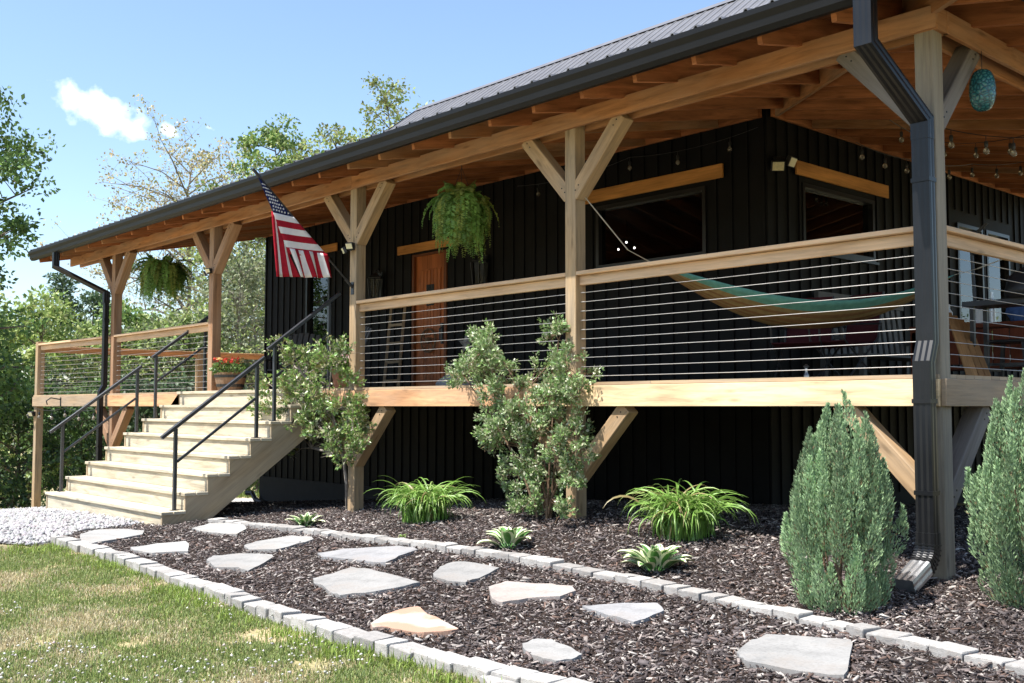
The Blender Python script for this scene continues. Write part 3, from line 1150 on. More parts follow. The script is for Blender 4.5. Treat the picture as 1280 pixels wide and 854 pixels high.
def edging(path, label, group, width, height, seed):
    r_ = random.Random(seed)
    # arc-length walk
    seg = [(path[i + 1] - path[i]).length for i in range(len(path) - 1)]
    tot = sum(seg)
    s = 0.0
    proto = bpy.data.objects.new('edging_block', BM[0])

    def pt(s_):
        s_ = max(0, min(tot - 1e-4, s_))
        for i, L in enumerate(seg):
            if s_ <= L:
                return path[i].lerp(path[i + 1], s_ / L)
            s_ -= L
        return path[-1]
    while s < tot:
        L = r_.choice([0.13, 0.16, 0.17, 0.2, 0.215])
        a, b_ = pt(s), pt(s + L)
        d = b_ - a
        c = (a + b_) / 2
        o = proto.copy()
        o.data = BM[r_.randrange(6)]
        COL.objects.link(o)
        z = g(c.x, c.y)
        o.location = (c.x + r_.uniform(-.008, .008), c.y + r_.uniform(-.008, .008), z + height / 2 - 0.062 + r_.uniform(-.010, .010))
        o.scale = (L - 0.008, width * r_.uniform(0.94, 1.06), height)
        o.rotation_euler = (r_.uniform(-.06, .06), r_.uniform(-.05, .05), math.atan2(d.y, d.x) + r_.uniform(-.06, .06))
        tag(o, label, 'edging block', group)
        s += L
    bpy.data.objects.remove(proto)


def smooth_path(path, n=60):
    xs = np.array([(p.x, p.y) for p in path])
    s = np.concatenate([[0], np.cumsum(np.linalg.norm(np.diff(xs, axis=0), axis=1))])
    for _ in range(2):
        xs[1:-1] = xs[1:-1] * 0.5 + (xs[:-2] + xs[2:]) * 0.25
    t = np.linspace(0, s[-1], n)
    x = np.interp(t, s, xs[:, 0]); y = np.interp(t, s, xs[:, 1])
    return [Vector((a, b, g(a, b))) for a, b in zip(x, y)]


edging(smooth_path(LOW), 'pale concrete edging block in the row between lawn and mulch path', 'edging blocks along the lawn', 0.16, 0.135, 3)
edging(smooth_path(UP), 'pale concrete edging block in the curved row below the planting bed', 'edging blocks along the planting bed', 0.15, 0.13, 5)

# ================================================================== STEPPING STONES
STONES = [
    ([(100, 674), (118, 668), (150, 667), (180, 669), (178, 674), (130, 683), (108, 686), (101, 682)], 'w', 'pale slab stone farthest from view, lying beside the gravel path'),
    ([(163, 691), (195, 686), (232, 683), (236, 688), (235, 696), (190, 698), (168, 695)], 'w', 'thin pale wedge shaped stone between far slab and lawn edging'),
    ([(240, 666), (262, 660), (288, 658), (304, 661), (308, 667), (296, 674), (270, 672), (250, 670)], 'w', 'rounded pale stone at the foot of the stairs'),
    ([(305, 689), (320, 683), (365, 676), (390, 678), (392, 681), (360, 690), (345, 694), (312, 694)], 'w', 'long tapered pale stone nearest the start of the upper edging'),
    ([(258, 707), (266, 702), (300, 699), (340, 700), (343, 703), (322, 715), (310, 721), (298, 717), (268, 716)], 'w', 'pale grey stone with notched front edge on the left of the path'),
    ([(397, 699), (430, 693), (490, 690), (516, 691), (522, 694), (498, 703), (482, 711), (462, 710), (440, 707), (405, 703)], 'g', 'long flat grey stone beside the upper edging with speckled top'),
    ([(391, 731), (415, 725), (440, 717), (462, 719), (490, 727), (525, 736), (505, 741), (470, 748), (425, 753), (412, 749), (403, 740), (392, 737)], 'w', 'largest pale kite shaped stone in the middle of the path'),
    ([(541, 725), (550, 717), (566, 710), (590, 711), (624, 718), (605, 728), (582, 737), (560, 735), (543, 730)], 'w', 'pale five sided stone tucked close under the upper edging'),
    ([(611, 742), (632, 736), (690, 739), (715, 742), (720, 748), (700, 755), (660, 757), (628, 763), (615, 758)], 'b', 'brownish grey rough stone in the middle right of the path'),
    ([(463, 790), (478, 780), (500, 771), (522, 767), (530, 774), (548, 783), (573, 797), (560, 800), (530, 802), (505, 799), (485, 794), (466, 795)], 'r', 'rust orange and white pointed stone'),
    ([(728, 767), (760, 765), (815, 763), (822, 764), (830, 773), (812, 782), (792, 788), (760, 779), (735, 771)], 'g', 'thick grey stone with a sharp front corner'),
    ([(653, 816), (672, 809), (690, 810), (705, 818), (728, 829), (715, 835), (695, 838), (672, 833), (656, 824)], 'w', 'small whitish stone at the lower middle of the path'),
    ([(921, 827), (940, 812), (958, 805), (1010, 808), (1064, 811), (1066, 817), (1060, 850), (1055, 858), (1000, 852), (935, 840), (924, 833)], 'w', 'broad pale slab stone nearest the camera at the lower right'),
    ([(600, 858), (625, 845), (645, 846), (655, 853), (648, 866), (610, 868)], 'w', 'pale stone cut off by the bottom of the view'),
]
SPOLY = []
for poly, kd, lab in STONES:
    SPOLY.append([(gnd(u, v).x, gnd(u, v).y) for u, v in poly])
    pts = [gnd(u, v) for u, v in poly]
    c = sum(pts, Vector()) / len(pts)
    gc = g(c.x, c.y)
    # refine the outline
    out = []
    for i, p in enumerate(pts):
        q_ = pts[(i + 1) % len(pts)]
        out.append(p)
        for s_ in (0.33, 0.66):
            m_ = p.lerp(q_, s_)
            out.append(m_ + Vector((random.uniform(-1, 1), random.uniform(-1, 1), 0)) * 0.008)
    bm = bmesh.new()
    top = [bm.verts.new((p.x - c.x, p.y - c.y, g(p.x, p.y) - gc + 0.052 + random.uniform(-.004, .004))) for p in out]
    f_ = bm.faces.new(top)
    if f_.normal.z < 0: f_.normal_flip()
    ins = bmesh.ops.inset_region(bm, faces=[f_], thickness=0.012, depth=0.006)
    bm.edges.ensure_lookup_table()
    be = [e for e in bm.edges if e.is_boundary]
    ex = bmesh.ops.extrude_edge_only(bm, edges=be)
    for gmt in ex['geom']:
        if isinstance(gmt, bmesh.types.BMVert):
            gmt.co.z -= 0.09
            gmt.co.x *= 1.01; gmt.co.y *= 1.01
    bmesh.ops.recalc_face_normals(bm, faces=bm.faces)
    bmesh.ops.triangulate(bm, faces=[f for f in bm.faces if len(f.verts) > 4])
    me = bpy.data.meshes.new('stepping_stone')
    bm.to_mesh(me)
    bm.free()
    me.materials.append(M[{'w': 'flag_stone_w', 'g': 'flag_stone', 'b': 'flag_stone_b', 'r': 'flag_stone_r'}[kd]])
    o = link_mesh(me, 'stepping_stone', None, (c.x, c.y, g(c.x, c.y)))
    tag(o, lab, 'stepping stone', 'stepping stones in the mulch path')

keep = np.ones(len(MULCH_P), bool)
for sp in SPOLY:
    ins_ = inside_np(MULCH_P[:, 0], MULCH_P[:, 1], sp)
    keep &= ~(ins_ & (RNG.uniform(size=len(keep)) > .012))
tag(chips('mulch_chips', MULCH_P[keep], 0.008, 0.026, mcols, 0.024), kind='stuff')
# ================================================================== HOUSE
HX0, HX1, HY0, HY1 = -19.84, -7.34, 10.88, 19.4
PX = [-3.42, -6.93, -10.63, -14.40, -18.15]
PY = 7.075
ZD = 0.222          # deck surface
EY, EX = 6.33, -2.67  # eave lines
SL = 0.205
RX0 = -20.3


def zt(d):
    return 2.90 + SL * d


house = thing('house', 'long black board and batten house with wraparound timber porch and metal roof', 'house', (-13.6, 15.1, -1.6))


def wall(name, horiz, const, a0, a1, z0, z1, openings, out_sign, zbat0, skip_bat=()):
    """horiz 'X': wall runs along X at Y=const, outside is -Y; 'Y': runs along Y at X=const, outside +X"""
    mb = MB()
    th = 0.15
    cuts = sorted(set([a0, a1] + [o[0] for o in openings] + [o[1] for o in openings]))

    def bx(p, q_, za, zb, d0, d1):
        if horiz == 'X':
            y0_, y1_ = sorted((const + out_sign * d0, const + out_sign * d1))
            mb.box(p, q_, y0_, y1_, za, zb)
        else:
            x0_, x1_ = sorted((const + out_sign * d0, const + out_sign * d1))
            mb.box(x0_, x1_, p, q_, za, zb)
    for p, q_ in zip(cuts[:-1], cuts[1:]):
        op = [o for o in openings if o[0] <= p + 1e-6 and o[1] >= q_ - 1e-6]
        if op:
            o = op[0]
            if o[2] > z0: bx(p, q_, z0, o[2], 0, -th)
            bx(p, q_, o[3], z1, 0, -th)
        else:
            bx(p, q_, z0, z1, 0, -th)
    x = a0 + 0.03
    while x < a1:
        segs = [(zbat0, z1)]
        for o in openings:
            if o[0] - 0.06 < x < o[1] + 0.02:
                ns = []
                for (za, zb) in segs:
                    if o[2] > za: ns.append((za, min(o[2], zb)))
                    if o[3] < zb: ns.append((max(o[3] + 0.2, za), zb))
                segs = ns
        for za, zb in segs:
            if zb - za > 0.02:
                bx(x, x + 0.045, za, zb, 0.022, 0.0)
        x += 0.243
    return mb.build(name, M['siding'], house)


front_open = [(-18.15, -17.28, 0.75, 2.87), (-14.62, -13.66, ZD, 2.63), (-10.22, -8.27, 1.95, 2.86)]
right_open = [(11.62, 13.42, 2.0, 2.86), (15.95, 16.85, 0.80, 2.86), (16.98, 17.86, 0.80, 2.86)]
wall('wall', 'X', HY0, HX0, HX1, -2.4, 3.9, front_open, -1, -1.45)
wall('wall', 'Y', HX1, HY0 + .15, HY1, -2.4, 3.9, right_open, 1, -1.2)
mb = MB()
mb.box(HX0, HX0 + .15, HY0 + .15, HY1, -2.8, 3.9)
for k in range(35):
    y = HY0 + .05 + k * .243
    mb.box(HX0 - .022, HX0, y, y + .045, -1.45, 3.9)
mb.build('wall', M['siding'], house)
mb = MB()
mb.box(HX0 + .15, HX1 - .15, HY1 - .15, HY1, -2.4, 3.9)
mb.build('wall', M['siding'], house)
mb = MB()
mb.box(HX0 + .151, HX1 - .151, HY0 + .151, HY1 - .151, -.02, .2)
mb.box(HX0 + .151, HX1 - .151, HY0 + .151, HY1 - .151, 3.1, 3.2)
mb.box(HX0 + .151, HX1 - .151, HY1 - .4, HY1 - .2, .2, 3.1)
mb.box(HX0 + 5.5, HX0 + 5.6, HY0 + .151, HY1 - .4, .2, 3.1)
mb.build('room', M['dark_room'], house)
mb = MB()
mb.box(HX0 - .04, HX1 + .04, HY0 - .045, HY0 - .002, -2.9, -1.455)
mb.box(HX0 - .045, HX0 - .002, HY0, HY1, -2.9, -1.455)
mb.build('foundation', M['foundation'], house)
# gable ends
RY, RZ = 15.15, 7.24
RS = (RZ - 3.84) / (RY - 10.72)
for xx in (HX0, HX1 - .15):
    mb = MB()
    mb.prism([(xx, HY0, 3.9), (xx, HY1, 3.9), (xx, HY1, 3.92), (xx, RY, RZ - .14), (xx, HY0, 3.92)], (.15, 0, 0))
    mb.build('gable', M['siding'], house)


def window(ax, const, a0, a1, z0, z1, mull=None, lab=None):
    """frame, sill and pane set in the wall; ax 'X' front wall, 'Y' right wall"""
    o = MB(); p = MB()

    def bx(m_, p0, p1, za, zb, d0, d1):
        if ax == 'X': m_.box(p0, p1, const + d0, const + d1, za, zb)
        else: m_.box(const - d1, const - d0, p0, p1, za, zb)
    t = 0.055
    bx(o, a0, a0 + t, z0, z1, -.03, .10)
    bx(o, a1 - t, a1, z0, z1, -.03, .10)
    bx(o, a0 + t, a1 - t, z1 - t, z1, -.03, .10)
    bx(o, a0 + t, a1 - t, z0, z0 + t, -.03, .10)
    if mull:
        for f_ in mull:
            m_ = a0 + (a1 - a0) * f_
            bx(o, m_ - .025, m_ + .025, z0 + t, z1 - t, 0.0, .09)
    wn = o.build('window', M['frame'], house)
    if lab: wn['label'] = lab
    bx(p, a0 + t, a1 - t, z0 + t, z1 - t, .045, .05)
    p.build('pane', M['glass'], wn)
    s = MB()
    bx(s, a0 - .06, a1 + .06, z0 - .04, z0 - .002, -.05, -.001)
    s.build('sill', M['frame'], wn)
    return wn


window('X', HY0, -18.15, -17.28, 0.75, 2.87)
window('X', HY0, -10.22, -8.27, 1.95, 2.86)
window('Y', HX1, 11.62, 13.42, 2.0, 2.86)
window('Y', HX1, 15.95, 16.85, 0.80, 2.86)
window('Y', HX1, 16.98, 17.86, 0.80, 2.86)


def lintel(ax, a0, a1, z0, z1, lab):
    m_ = MB()
    if ax == 'X': m_.box(a0, a1, HY0 - .055, HY0 - .023, z0, z1)
    else: m_.box(HX1 + .023, HX1 + .055, a0, a1, z0, z1)
    o = m_.build('lintel', M['lintel'], house, bevel=.004)
    o['label'] = lab


lintel('X', -10.5, -7.98, 2.92, 3.10, 'orange timber lintel over the wide front window')
lintel('X', -15.02, -13.40, 2.67, 2.82, 'orange timber lintel over the door')
lintel('X', -18.45, -17.0, 2.98, 3.13, 'orange timber lintel over the left window')
lintel('Y', 11.45, 13.78, 2.94, 3.12, 'ochre timber lintel round the corner')

# front door
d = MB()
d.box(-14.56, -13.72, HY0 + .03, HY0 + .075, ZD + .02, 2.6)
door = d.build('door', M['door'], house)
d = MB()
for x0, x1 in ((-14.62, -14.56), (-13.72, -13.66)):
    d.box(x0, x1, HY0 - .025, HY0 + .1, ZD, 2.63)
d.box(-14.56, -13.72, HY0 - .025, HY0 + .1, 2.6, 2.63)
d.build('door_frame', M['door_dark'], door)
d = MB()
for z0, z1 in ((.42, 1.02), (1.12, 2.36)):
    d.box(-14.42, -13.86, HY0 + .018, HY0 + .029, z0, z1)
for k in range(6):
    d.box(-14.40 + k * .092, -14.40 + k * .092 + .075, HY0 + .010, HY0 + .0175, 1.15, 2.33)
    d.box(-14.40 + k * .092, -14.40 + k * .092 + .075, HY0 + .010, HY0 + .0175, .45, .99)
d.build('door_panel', M['door'], door)
d = MB()
d.box(-14.23, -14.03, HY0 - .004, HY0 + .009, 1.72, 2.08)
for k in range(3):
    d.box(-14.20 + k * .06, -14.185 + k * .06, HY0 - .016, HY0 - .005, 1.72, 2.08)
d.build('speakeasy_grille', M['black_metal'], door)
d = MB()
d.tube([(-13.79, HY0 - .02, 1.1), (-13.79, HY0 - .06, 1.12), (-13.79, HY0 - .06, 1.3), (-13.79, HY0 - .02, 1.32)], .012, 8)
d.box(-13.815, -13.765, HY0 - .02, HY0 + .03, 1.05, 1.4)
d.build('handle', M['black_metal'], door)
# wreath-like ring hung on the door
wr = MB()
ring = [(-14.14 + .20 * math.cos(a), HY0 - .03, 1.12 + .20 * math.sin(a)) for a in np.linspace(0, 2 * PI, 25)]
wr.tube(ring, .016, 6)
for a in np.linspace(0, 2 * PI, 9)[:-1]:
    wr.tube([(-14.14 + .20 * math.cos(a), HY0 - .03, 1.12 + .20 * math.sin(a)), (-14.14 + .09 * math.cos(a + .5), HY0 - .035, 1.12 + .09 * math.sin(a + .5))], .008, 5)
wr.lathe((-14.14, HY0 - .03, 1.06), [(.005, 0), (.05, .02), (.06, .06), (.05, .1), (.005, .12)], 10)
tag(wr.build('door_wreath', M['twig'], None, (-14.14, HY0 - .03, .92)), 'dark round twig wreath hung on the orange door', 'wreath')


# ------------------------------------------------------------------ metal roofs
def rib_sheet(mb, u0, u1, pfun, pitch=0.229):
    """pfun(u, lift) -> (low point, high point)"""
    prof = []
    u = u0
    while u < u1:
        prof += [(u, 0), (u + .055, 0), (u + .067, .022), (u + .093, .022), (u + .105, 0), (u + .16, 0), (u + .165, .006), (u + .18, .006), (u + .185, 0)]
        u += pitch
    prof = [p for p in prof if p[0] <= u1] + [(u1, 0)]
    last = None
    for (uu, h) in prof:
        cur = pfun(uu, h)
        if last is not None:
            mb.face([last[0], cur[0], cur[1], last[1]])
        last = cur


mb = MB()
rib_sheet(mb, -20.15, HX1 + .35, lambda u, h: ((u, 10.62, RZ - RS * (RY - 10.62) + h), (u, RY, RZ + h)))
rib_sheet(mb, -20.15, HX1 + .35, lambda u, h: ((u, 2 * RY - 10.62, RZ - RS * (RY - 10.62) + h), (u, RY, RZ + h)))
roof = mb.build('roof', M['roof'], house, recalc=False, weld=True)
md = roof.modifiers.new('thick', 'SOLIDIFY'); md.thickness = .012; md.offset = -1
r2 = MB()
r2.prism([(-20.18, RY - .16, RZ - .085), (-20.18, RY, RZ + .04), (-20.18, RY + .16, RZ - .085), (-20.18, RY, RZ + .015)], (HX1 + .38 + 20.18, 0, 0))
r2.build('ridge_cap', M['roof'], roof)
r2 = MB()
for xx in (-20.19, HX1 + .35):
    r2.prism([(xx, 10.62, RZ - RS * (RY - 10.62) + .03), (xx, RY, RZ + .03), (xx, RY, RZ - .17), (xx, 10.62, RZ - RS * (RY - 10.62) - .17)], (.04, 0, 0))
    r2.prism([(xx, 2 * RY - 10.62, RZ - RS * (RY - 10.62) + .03), (xx, RY + .002, RZ + .03), (xx, RY + .002, RZ - .17), (xx, 2 * RY - 10.62, RZ - RS * (RY - 10.62) - .17)], (.04, 0, 0))
r2.build('rake_trim', M['gutter'], roof)

# ------------------------------------------------------------------ porch roof
pr = thing('porch_roof', 'low sloping timber framed porch roof with exposed rafters wrapping the black house', 'porch roof', (-11.5, 8.6, 2.9))
mb = MB()
TOPY = 10.86


def fr(u, h):
    ytop = min(TOPY, EY + max(0.0, EX - u))
    return ((u, EY - .03, zt(-.03) + h), (u, ytop, zt(ytop - EY) + h))


rib_sheet(mb, RX0, EX, fr)


def rr(u, h):
    xt = max(HX1 + .02, EX - max(0.0, u - EY))
    return ((EX + .03, u, zt(-.03) + h), (xt, u, zt(EX - xt) + h))


rib_sheet(mb, EY, HY1, rr)
sh = mb.build('roof_sheet', M['roof'], pr, recalc=False, weld=True)
md = sh.modifiers.new('thick', 'SOLIDIFY'); md.thickness = .008; md.offset = -1
mb = MB()
# sheathing boards under the metal
n = 24
for k in range(n):
    y0_, y1_ = EY + (TOPY - EY) * k / n, EY + (TOPY - EY) * (k + 1) / n - .012
    xe = EX - (y0_ - EY) - .02
    d0, d1 = y0_ - EY, y1_ - EY
    mb.beam((RX0 + .02, (y0_ + y1_) / 2, zt((d0 + d1) / 2) - .022), (xe, (y0_ + y1_) / 2, zt((d0 + d1) / 2) - .022), y1_ - y0_, .018, (0, -SL, 1))
    ye = EY + (y0_ - EY) + .02
    xc = EX - (y0_ + y1_) / 2 + EY
    mb.beam((xc, ye, zt((d0 + d1) / 2) - .022), (xc, HY1 - .05, zt((d0 + d1) / 2) - .022), y1_ - y0_, .018, (SL, 0, 1))
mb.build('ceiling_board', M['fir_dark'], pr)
RH = 0.215


def rafter(p0, p1):
    m_ = MB()
    m_.beam(p0, p1, .042, RH, (0, 0, 1))
    m_.build('rafter', random.choice([M['fir'], M['fir'], M['fir'], M['fir_light']]), pr)


x = RX0 + .05
while x < EX - .5:
    yt = min(TOPY - .05, EY + (EX - x) - .05)
    off = -.034 - RH / 2
    rafter((x, EY + .09, zt(.09) + off), (x, yt, zt(yt - EY) + off))
    x += 0.61
y = EY + .62
while y < HY1 - .1:
    xt = max(HX1 + .06, EX - (y - EY) + .05)
    rafter((EX - .09, y, zt(.09) + off), (xt, y, zt(EX - xt) + off))
    y += 0.61
mb = MB()
dd = 4.45
mb.beam((EX - .1, EY + .1, zt(.1) + off - .02), (EX - dd, EY + dd, zt(dd) + off - .02), .045, RH + .04, (0, 0, 1))
mb.build('hip_rafter', M['fir_light'], pr)
BT = zt(PY - EY) - .034 - RH   # beam top
BB = BT - .165
for (y0_, nm) in ((PY - .105, 'a'), (PY + .072, 'b')):
    segs = [RX0 + .1] + [PX[i] for i in (4, 3, 2, 1)] + [PX[0] + .07]
    m_ = MB()
    m_.box(RX0 + .1, PX[2] - 0.002, y0_, y0_ + .038, BB, BT)
    m_.box(PX[2], PX[0] + .108, y0_, y0_ + .038, BB, BT)
    m_.build('beam', M['fir_light'], pr, bevel=.004)
for x0_ in (PX[0] + .067, PX[0] - .108):
    m_ = MB()
    m_.box(x0_, x0_ + .038, PY + .112 if x0_ < PX[0] else PY - .066, HY1 - .3, BB, BT)
    m_.build('beam', M['fir_light'], pr, bevel=.004)
m_ = MB()
m_.box(HX0, HX1 - .05, HY0 - .055, HY0 - .026, zt(4.5) - .034 - RH, zt(4.5) - .045)
m_.build('blocking', M['fir'], pr)
m_ = MB()
m_.box(HX1 + .026, HX1 + .055, HY0 + .05, HY1 - .1, zt(4.55) - .034 - RH, zt(4.5) - .045)
m_.build('blocking', M['fir'], pr)
m_ = MB()
m_.beam((RX0 - .01, EY - .03, zt(-.03) - .08), (RX0 - .01, TOPY, zt(TOPY - EY) - .08), .03, .19, (0, 0, 1))
m_.build('rake_trim', M['gutter'], pr)
m_ = MB()
m_.box(RX0, EX + .06, EY + .045, EY + .07, zt(0) - .155, zt(0) - .032)
m_.box(EX - .07, EX - .045, EY + .07, HY1, zt(0) - .235, zt(0) - .032)
m_.build('fascia', M['gutter'], pr)

# gutter
GT = zt(0) - .028
gp = [(.0, 0), (.0, -.165), (.055, -.17), (.085, -.135), (.095, -.085), (.118, -.04), (.122, 0), (.108, 0), (.104, -.03), (.082, -.08), (.06, -.145), (.014, -.145), (.014, 0)]
mb = MB()
y0_ = EY + .043
mb.prism([(RX0 - .05, y0_ - a, GT + b_) for a, b_ in gp], (EX + .15 - RX0, 0, 0))
gut = mb.build('gutter', M['gutter'], None, (RX0, EY, GT))
tag(gut, 'long dark bronze gutter along the front eave of the porch roof', 'gutter')
mb = MB()
mb.prism([(EX - .043 + a, EY + .2, GT + b_) for a, b_ in gp], (0, HY1 - EY - .2, 0))
tag(mb.build('gutter', M['gutter'], None, (EX, EY, GT)), 'dark bronze gutter round the corner over the side porch', 'gutter')


# ------------------------------------------------------------------ downspouts
def spout_prof(w_, h_):
    p = []
    k = 7
    for i in range(k):
        a = -w_ / 2 + w_ * i / (k - 1)
        p.append((a, -h_ / 2 - (.004 if i % 2 else 0)))
    for i in range(1, 4):
        p.append((w_ / 2 + (.003 if i % 2 else 0), -h_ / 2 + h_ * i / 4))
    for i in range(k):
        a = w_ / 2 - w_ * i / (k - 1)
        p.append((a, h_ / 2 + (.004 if i % 2 else 0)))
    for i in range(3, 0, -1):
        p.append((-w_ / 2 - (.003 if i % 2 else 0), -h_ / 2 + h_ * i / 4))
    return p


ds = thing('downspout', 'black ribbed downspout with kinked elbows strapped to the corner porch post', 'downspout', (-3.46, 6.93, -1.2))
A = Vector((-3.475, EY - .02, GT - .16))
B = Vector((-3.475, EY - .02, GT - .46))
C = Vector((-3.405, 6.925, 1.99))
mb = MB()
mb.sweep([A, B, C, (-3.405, 6.925, 1.85)], spout_prof(.128, .09), (1, 0, 0))
mb.build('upper_elbow', M['spout'], ds)
mb = MB()
mb.sweep([(-3.405, 6.925, 1.87), (-3.405, 6.925, .44), (-3.405, 6.865, .30), (-3.405, 6.865, -.93)], spout_prof(.122, .085), (1, 0, 0))
mb.build('pipe', M['spout'], ds)
mb = MB()
gz = g(-3.46, 6.6)
arc = [(-3.405, 6.865, -.85), (-3.405, 6.865, -.92)]
for k in range(1, 9):
    a = k / 8 * math.radians(72)
    arc.append((-3.405, 6.865 - .17 * (1 - math.cos(a)), -.92 - .17 * math.sin(a)))
mb.sweep(arc, spout_prof(.130, .093), (1, 0, 0))
for k in range(2, 9):
    p, q_ = Vector(arc[k]), Vector(arc[k - 1])
    c = (p + q_) / 2
    mb.sweep([c - (p - q_) * .18, c + (p - q_) * .18], [(-.070, -.052), (.070, -.052), (.070, .052), (-.070, .052)], (1, 0, 0))
mb.build('lower_elbow', M['spout'], ds)
mb = MB()
p = Vector(arc[-1]); dr = (Vector(arc[-1]) - Vector(arc[-2])).normalized()
mb.sweep([p - dr * .02, p + dr * .24], spout_prof(.132, .096), (1, 0, 0))
mb.build('outlet', M['zinc'], ds)
for z in (1.55, .02, -.6):
    mb = MB()
    yc = 6.925 if z > .4 else 6.865
    mb.box(-3.472, -3.338, yc - .052, yc + .052, z, z + .03)
    mb.build('strap', M['spout'], ds)

ds = thing('downspout', 'black downspout on the far end porch post beside the stairs', 'downspout', (-18.3, 6.93, -1.9))
mb = MB()
mb.sweep([(-19.0, EY - .02, GT - .16), (-19.0, EY - .02, GT - .42), (-18.26, 6.93, 1.98), (-18.26, 6.93, 1.8)], spout_prof(.105, .08), (0, 1, 0))
mb.build('upper_elbow', M['spout'], ds)
mb = MB()
mb.sweep([(-18.26, 6.93, 1.82), (-18.26, 6.93, .36), (-18.26, 6.87, .25), (-18.26, 6.87, -1.72)], spout_prof(.10, .075), (1, 0, 0))
mb.build('pipe', M['spout'], ds)
for z in (1.5, -.7):
    mb = MB()
    yc = 6.93 if z > 0 else 6.87
    mb.box(-18.317, -18.203, yc - .046, yc + .046, z, z + .03)
    mb.build('strap', M['spout'], ds)


# ------------------------------------------------------------------ posts and braces
def post(x, y, mat, bmat, label, up=(-1, 1), lo=(-1, 1), upY=False, loY=False, top=None, bl=None):
    zg = g(x, y)
    t = thing('porch_post', label, 'post', (x, y, zg), 'timber porch posts')
    m_ = MB()
    m_.box(x - .07, x + .07, y - .07, y + .07, zg - .25, top if top else BT)
    m_.build('post', mat, t, bevel=.006)
    R = .62

    def brace(p0, p1, upv, w_, bm_=None):
        b_ = MB()
        b_.beam(p0, p1, w_, .14, upv)
        o = b_.build('brace', bm_ or bmat, t, bevel=.006)
        s_ = MB()
        d_ = (Vector(p1) - Vector(p0)).normalized()
        for q_ in (.10, .90):
            c = Vector(p0).lerp(Vector(p1), q_)
            nv = d_.cross(Vector(upv)).normalized()
            if abs(nv.y) > .5:
                if nv.y > 0: nv = -nv
            elif nv.x < 0: nv = -nv
            for k in (-.03, .03):
                c2 = c + d_ * k
                s_.tube([c2 + nv * .06, c2 + nv * (.073)], .007, 6)
        s_.build('bolt', M['screw'], o)
    for s_ in up:
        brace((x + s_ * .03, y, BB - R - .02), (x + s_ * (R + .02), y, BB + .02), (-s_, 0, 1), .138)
    for s_ in lo:
        brace((x + s_ * .03, y, -R - .05), (x + s_ * (R + .05), y, -.006), (-s_, 0, 1), .138, M['brace'] if mat == M['post_grey'] else None)  # front lower braces of the corner post take the lit tan wood, not the shaded copy
    if upY:
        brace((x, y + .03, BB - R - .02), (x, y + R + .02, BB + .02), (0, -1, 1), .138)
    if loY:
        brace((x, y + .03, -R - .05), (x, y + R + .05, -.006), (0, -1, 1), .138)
    return t


post(PX[0], PY, M['post_grey'], M['brace_grey_shade'], 'weathered grey corner porch post carrying a black downspout', up=(-1,), lo=(-1,), upY=True, loY=True)
post(PX[1], PY, M['post'], M['brace'], 'tan timber porch post standing behind the tall leafy shrub', upY=False)
post(PX[2], PY, M['post'], M['brace'], 'tan timber porch post that carries the flag, beside the small tree', upY=False)
post(PX[3], PY, M['post_red'], M['post_red'], 'reddish porch post at the top of the stairs behind the barrel planter', lo=(-1,), upY=False)
post(PX[4], PY, M['post_red'], M['post_red'], 'reddish farthest roofed porch post with a downspout on its front', upY=False)
post(PX[0], 10.75, M['post_grey'], M['brace_grey_shade'], 'side porch post behind the corner post', up=(), lo=(), upY=True, loY=True)
post(PX[0], 14.45, M['post_grey'], M['brace_grey_shade'], 'far side porch post towards the back of the house', up=(), lo=(), upY=True, loY=True)
post(-22.07, PY, M['post'], M['brace'], 'short tan deck post at the far open end of the railing', up=(), lo=(), top=1.30)
post(-22.07, 10.5, M['post'], M['brace'], 'short deck post midway along the far side railing', up=(), lo=(), top=1.26)
post(-22.07, 14.6, M['post'], M['brace'], 'short deck post at the back corner of the far side railing', up=(), lo=(), top=1.26)

# ------------------------------------------------------------------ deck
dk = thing('deck', 'raised timber porch deck with pale rim beams wrapping round the house', 'deck', (-12.5, 8.9, 0.0))
mb = MB()
y = 6.985
while y < HY0 - .03:
    x0_ = -22.13
    while x0_ < -3.36:
        x1_ = min(x0_ + random.choice([3.6, 4.2, 4.8]), -3.36)
        if -3.36 - x1_ < .6: x1_ = -3.36
        mb.box(x0_, x1_ - .003, y, min(y + .135, HY0 - .025), .194, ZD)
        x0_ = x1_
    y += .14
while y < HY1:
    mb.box(HX1 + .03, -3.36, y, y + .135, .194, ZD)
    if y < 14.7: mb.box(-22.13, HX0 - .03, y, y + .135, .194, ZD)
    y += .14
mb.build('deck_board', M['deckbd'], dk)


def rim(x0_, x1_, y0_, y1_, mat, lab=None):
    m_ = MB()
    m_.box(x0_, x1_, y0_, y1_, 0.0, .19)
    o = m_.build('rim_beam', mat, dk, bevel=.004)
    if lab: o['label'] = lab


STX0, STX1 = -15.35, -11.5
rim(-7.55, -3.352, 6.967, 7.004, M['beam_new'], 'fresh yellow rim beam under the near railing')
rim(STX1 + .45, -7.553, 6.967, 7.004, M['beam_mid'], 'orange rim beam left of the tall shrub')
rim(STX1 + .003, STX1 + .447, 6.967, 7.004, M['post_red'])
rim(-18.2, STX0 + .038, 6.967, 7.004, M['beam_mid'], 'orange rim beam left of the stairs')
rim(-22.14, -18.203, 6.967, 7.004, M['beam_old'], 'weathered grey rim beam at the far end')
rim(-3.349, -3.312, 6.99, HY1 - .3, M['beam_old'], 'weathered dark rim beam of the side porch')
rim(-22.18, -22.143, 6.99, 14.7, M['beam_mid'])
mb = MB()
for x in np.arange(-21.8, -3.5, .61):
    mb.box(x, x + .038, 7.16, HY0 - .03, .005, .19)
mb.build('joist', M['beam_old'], dk)


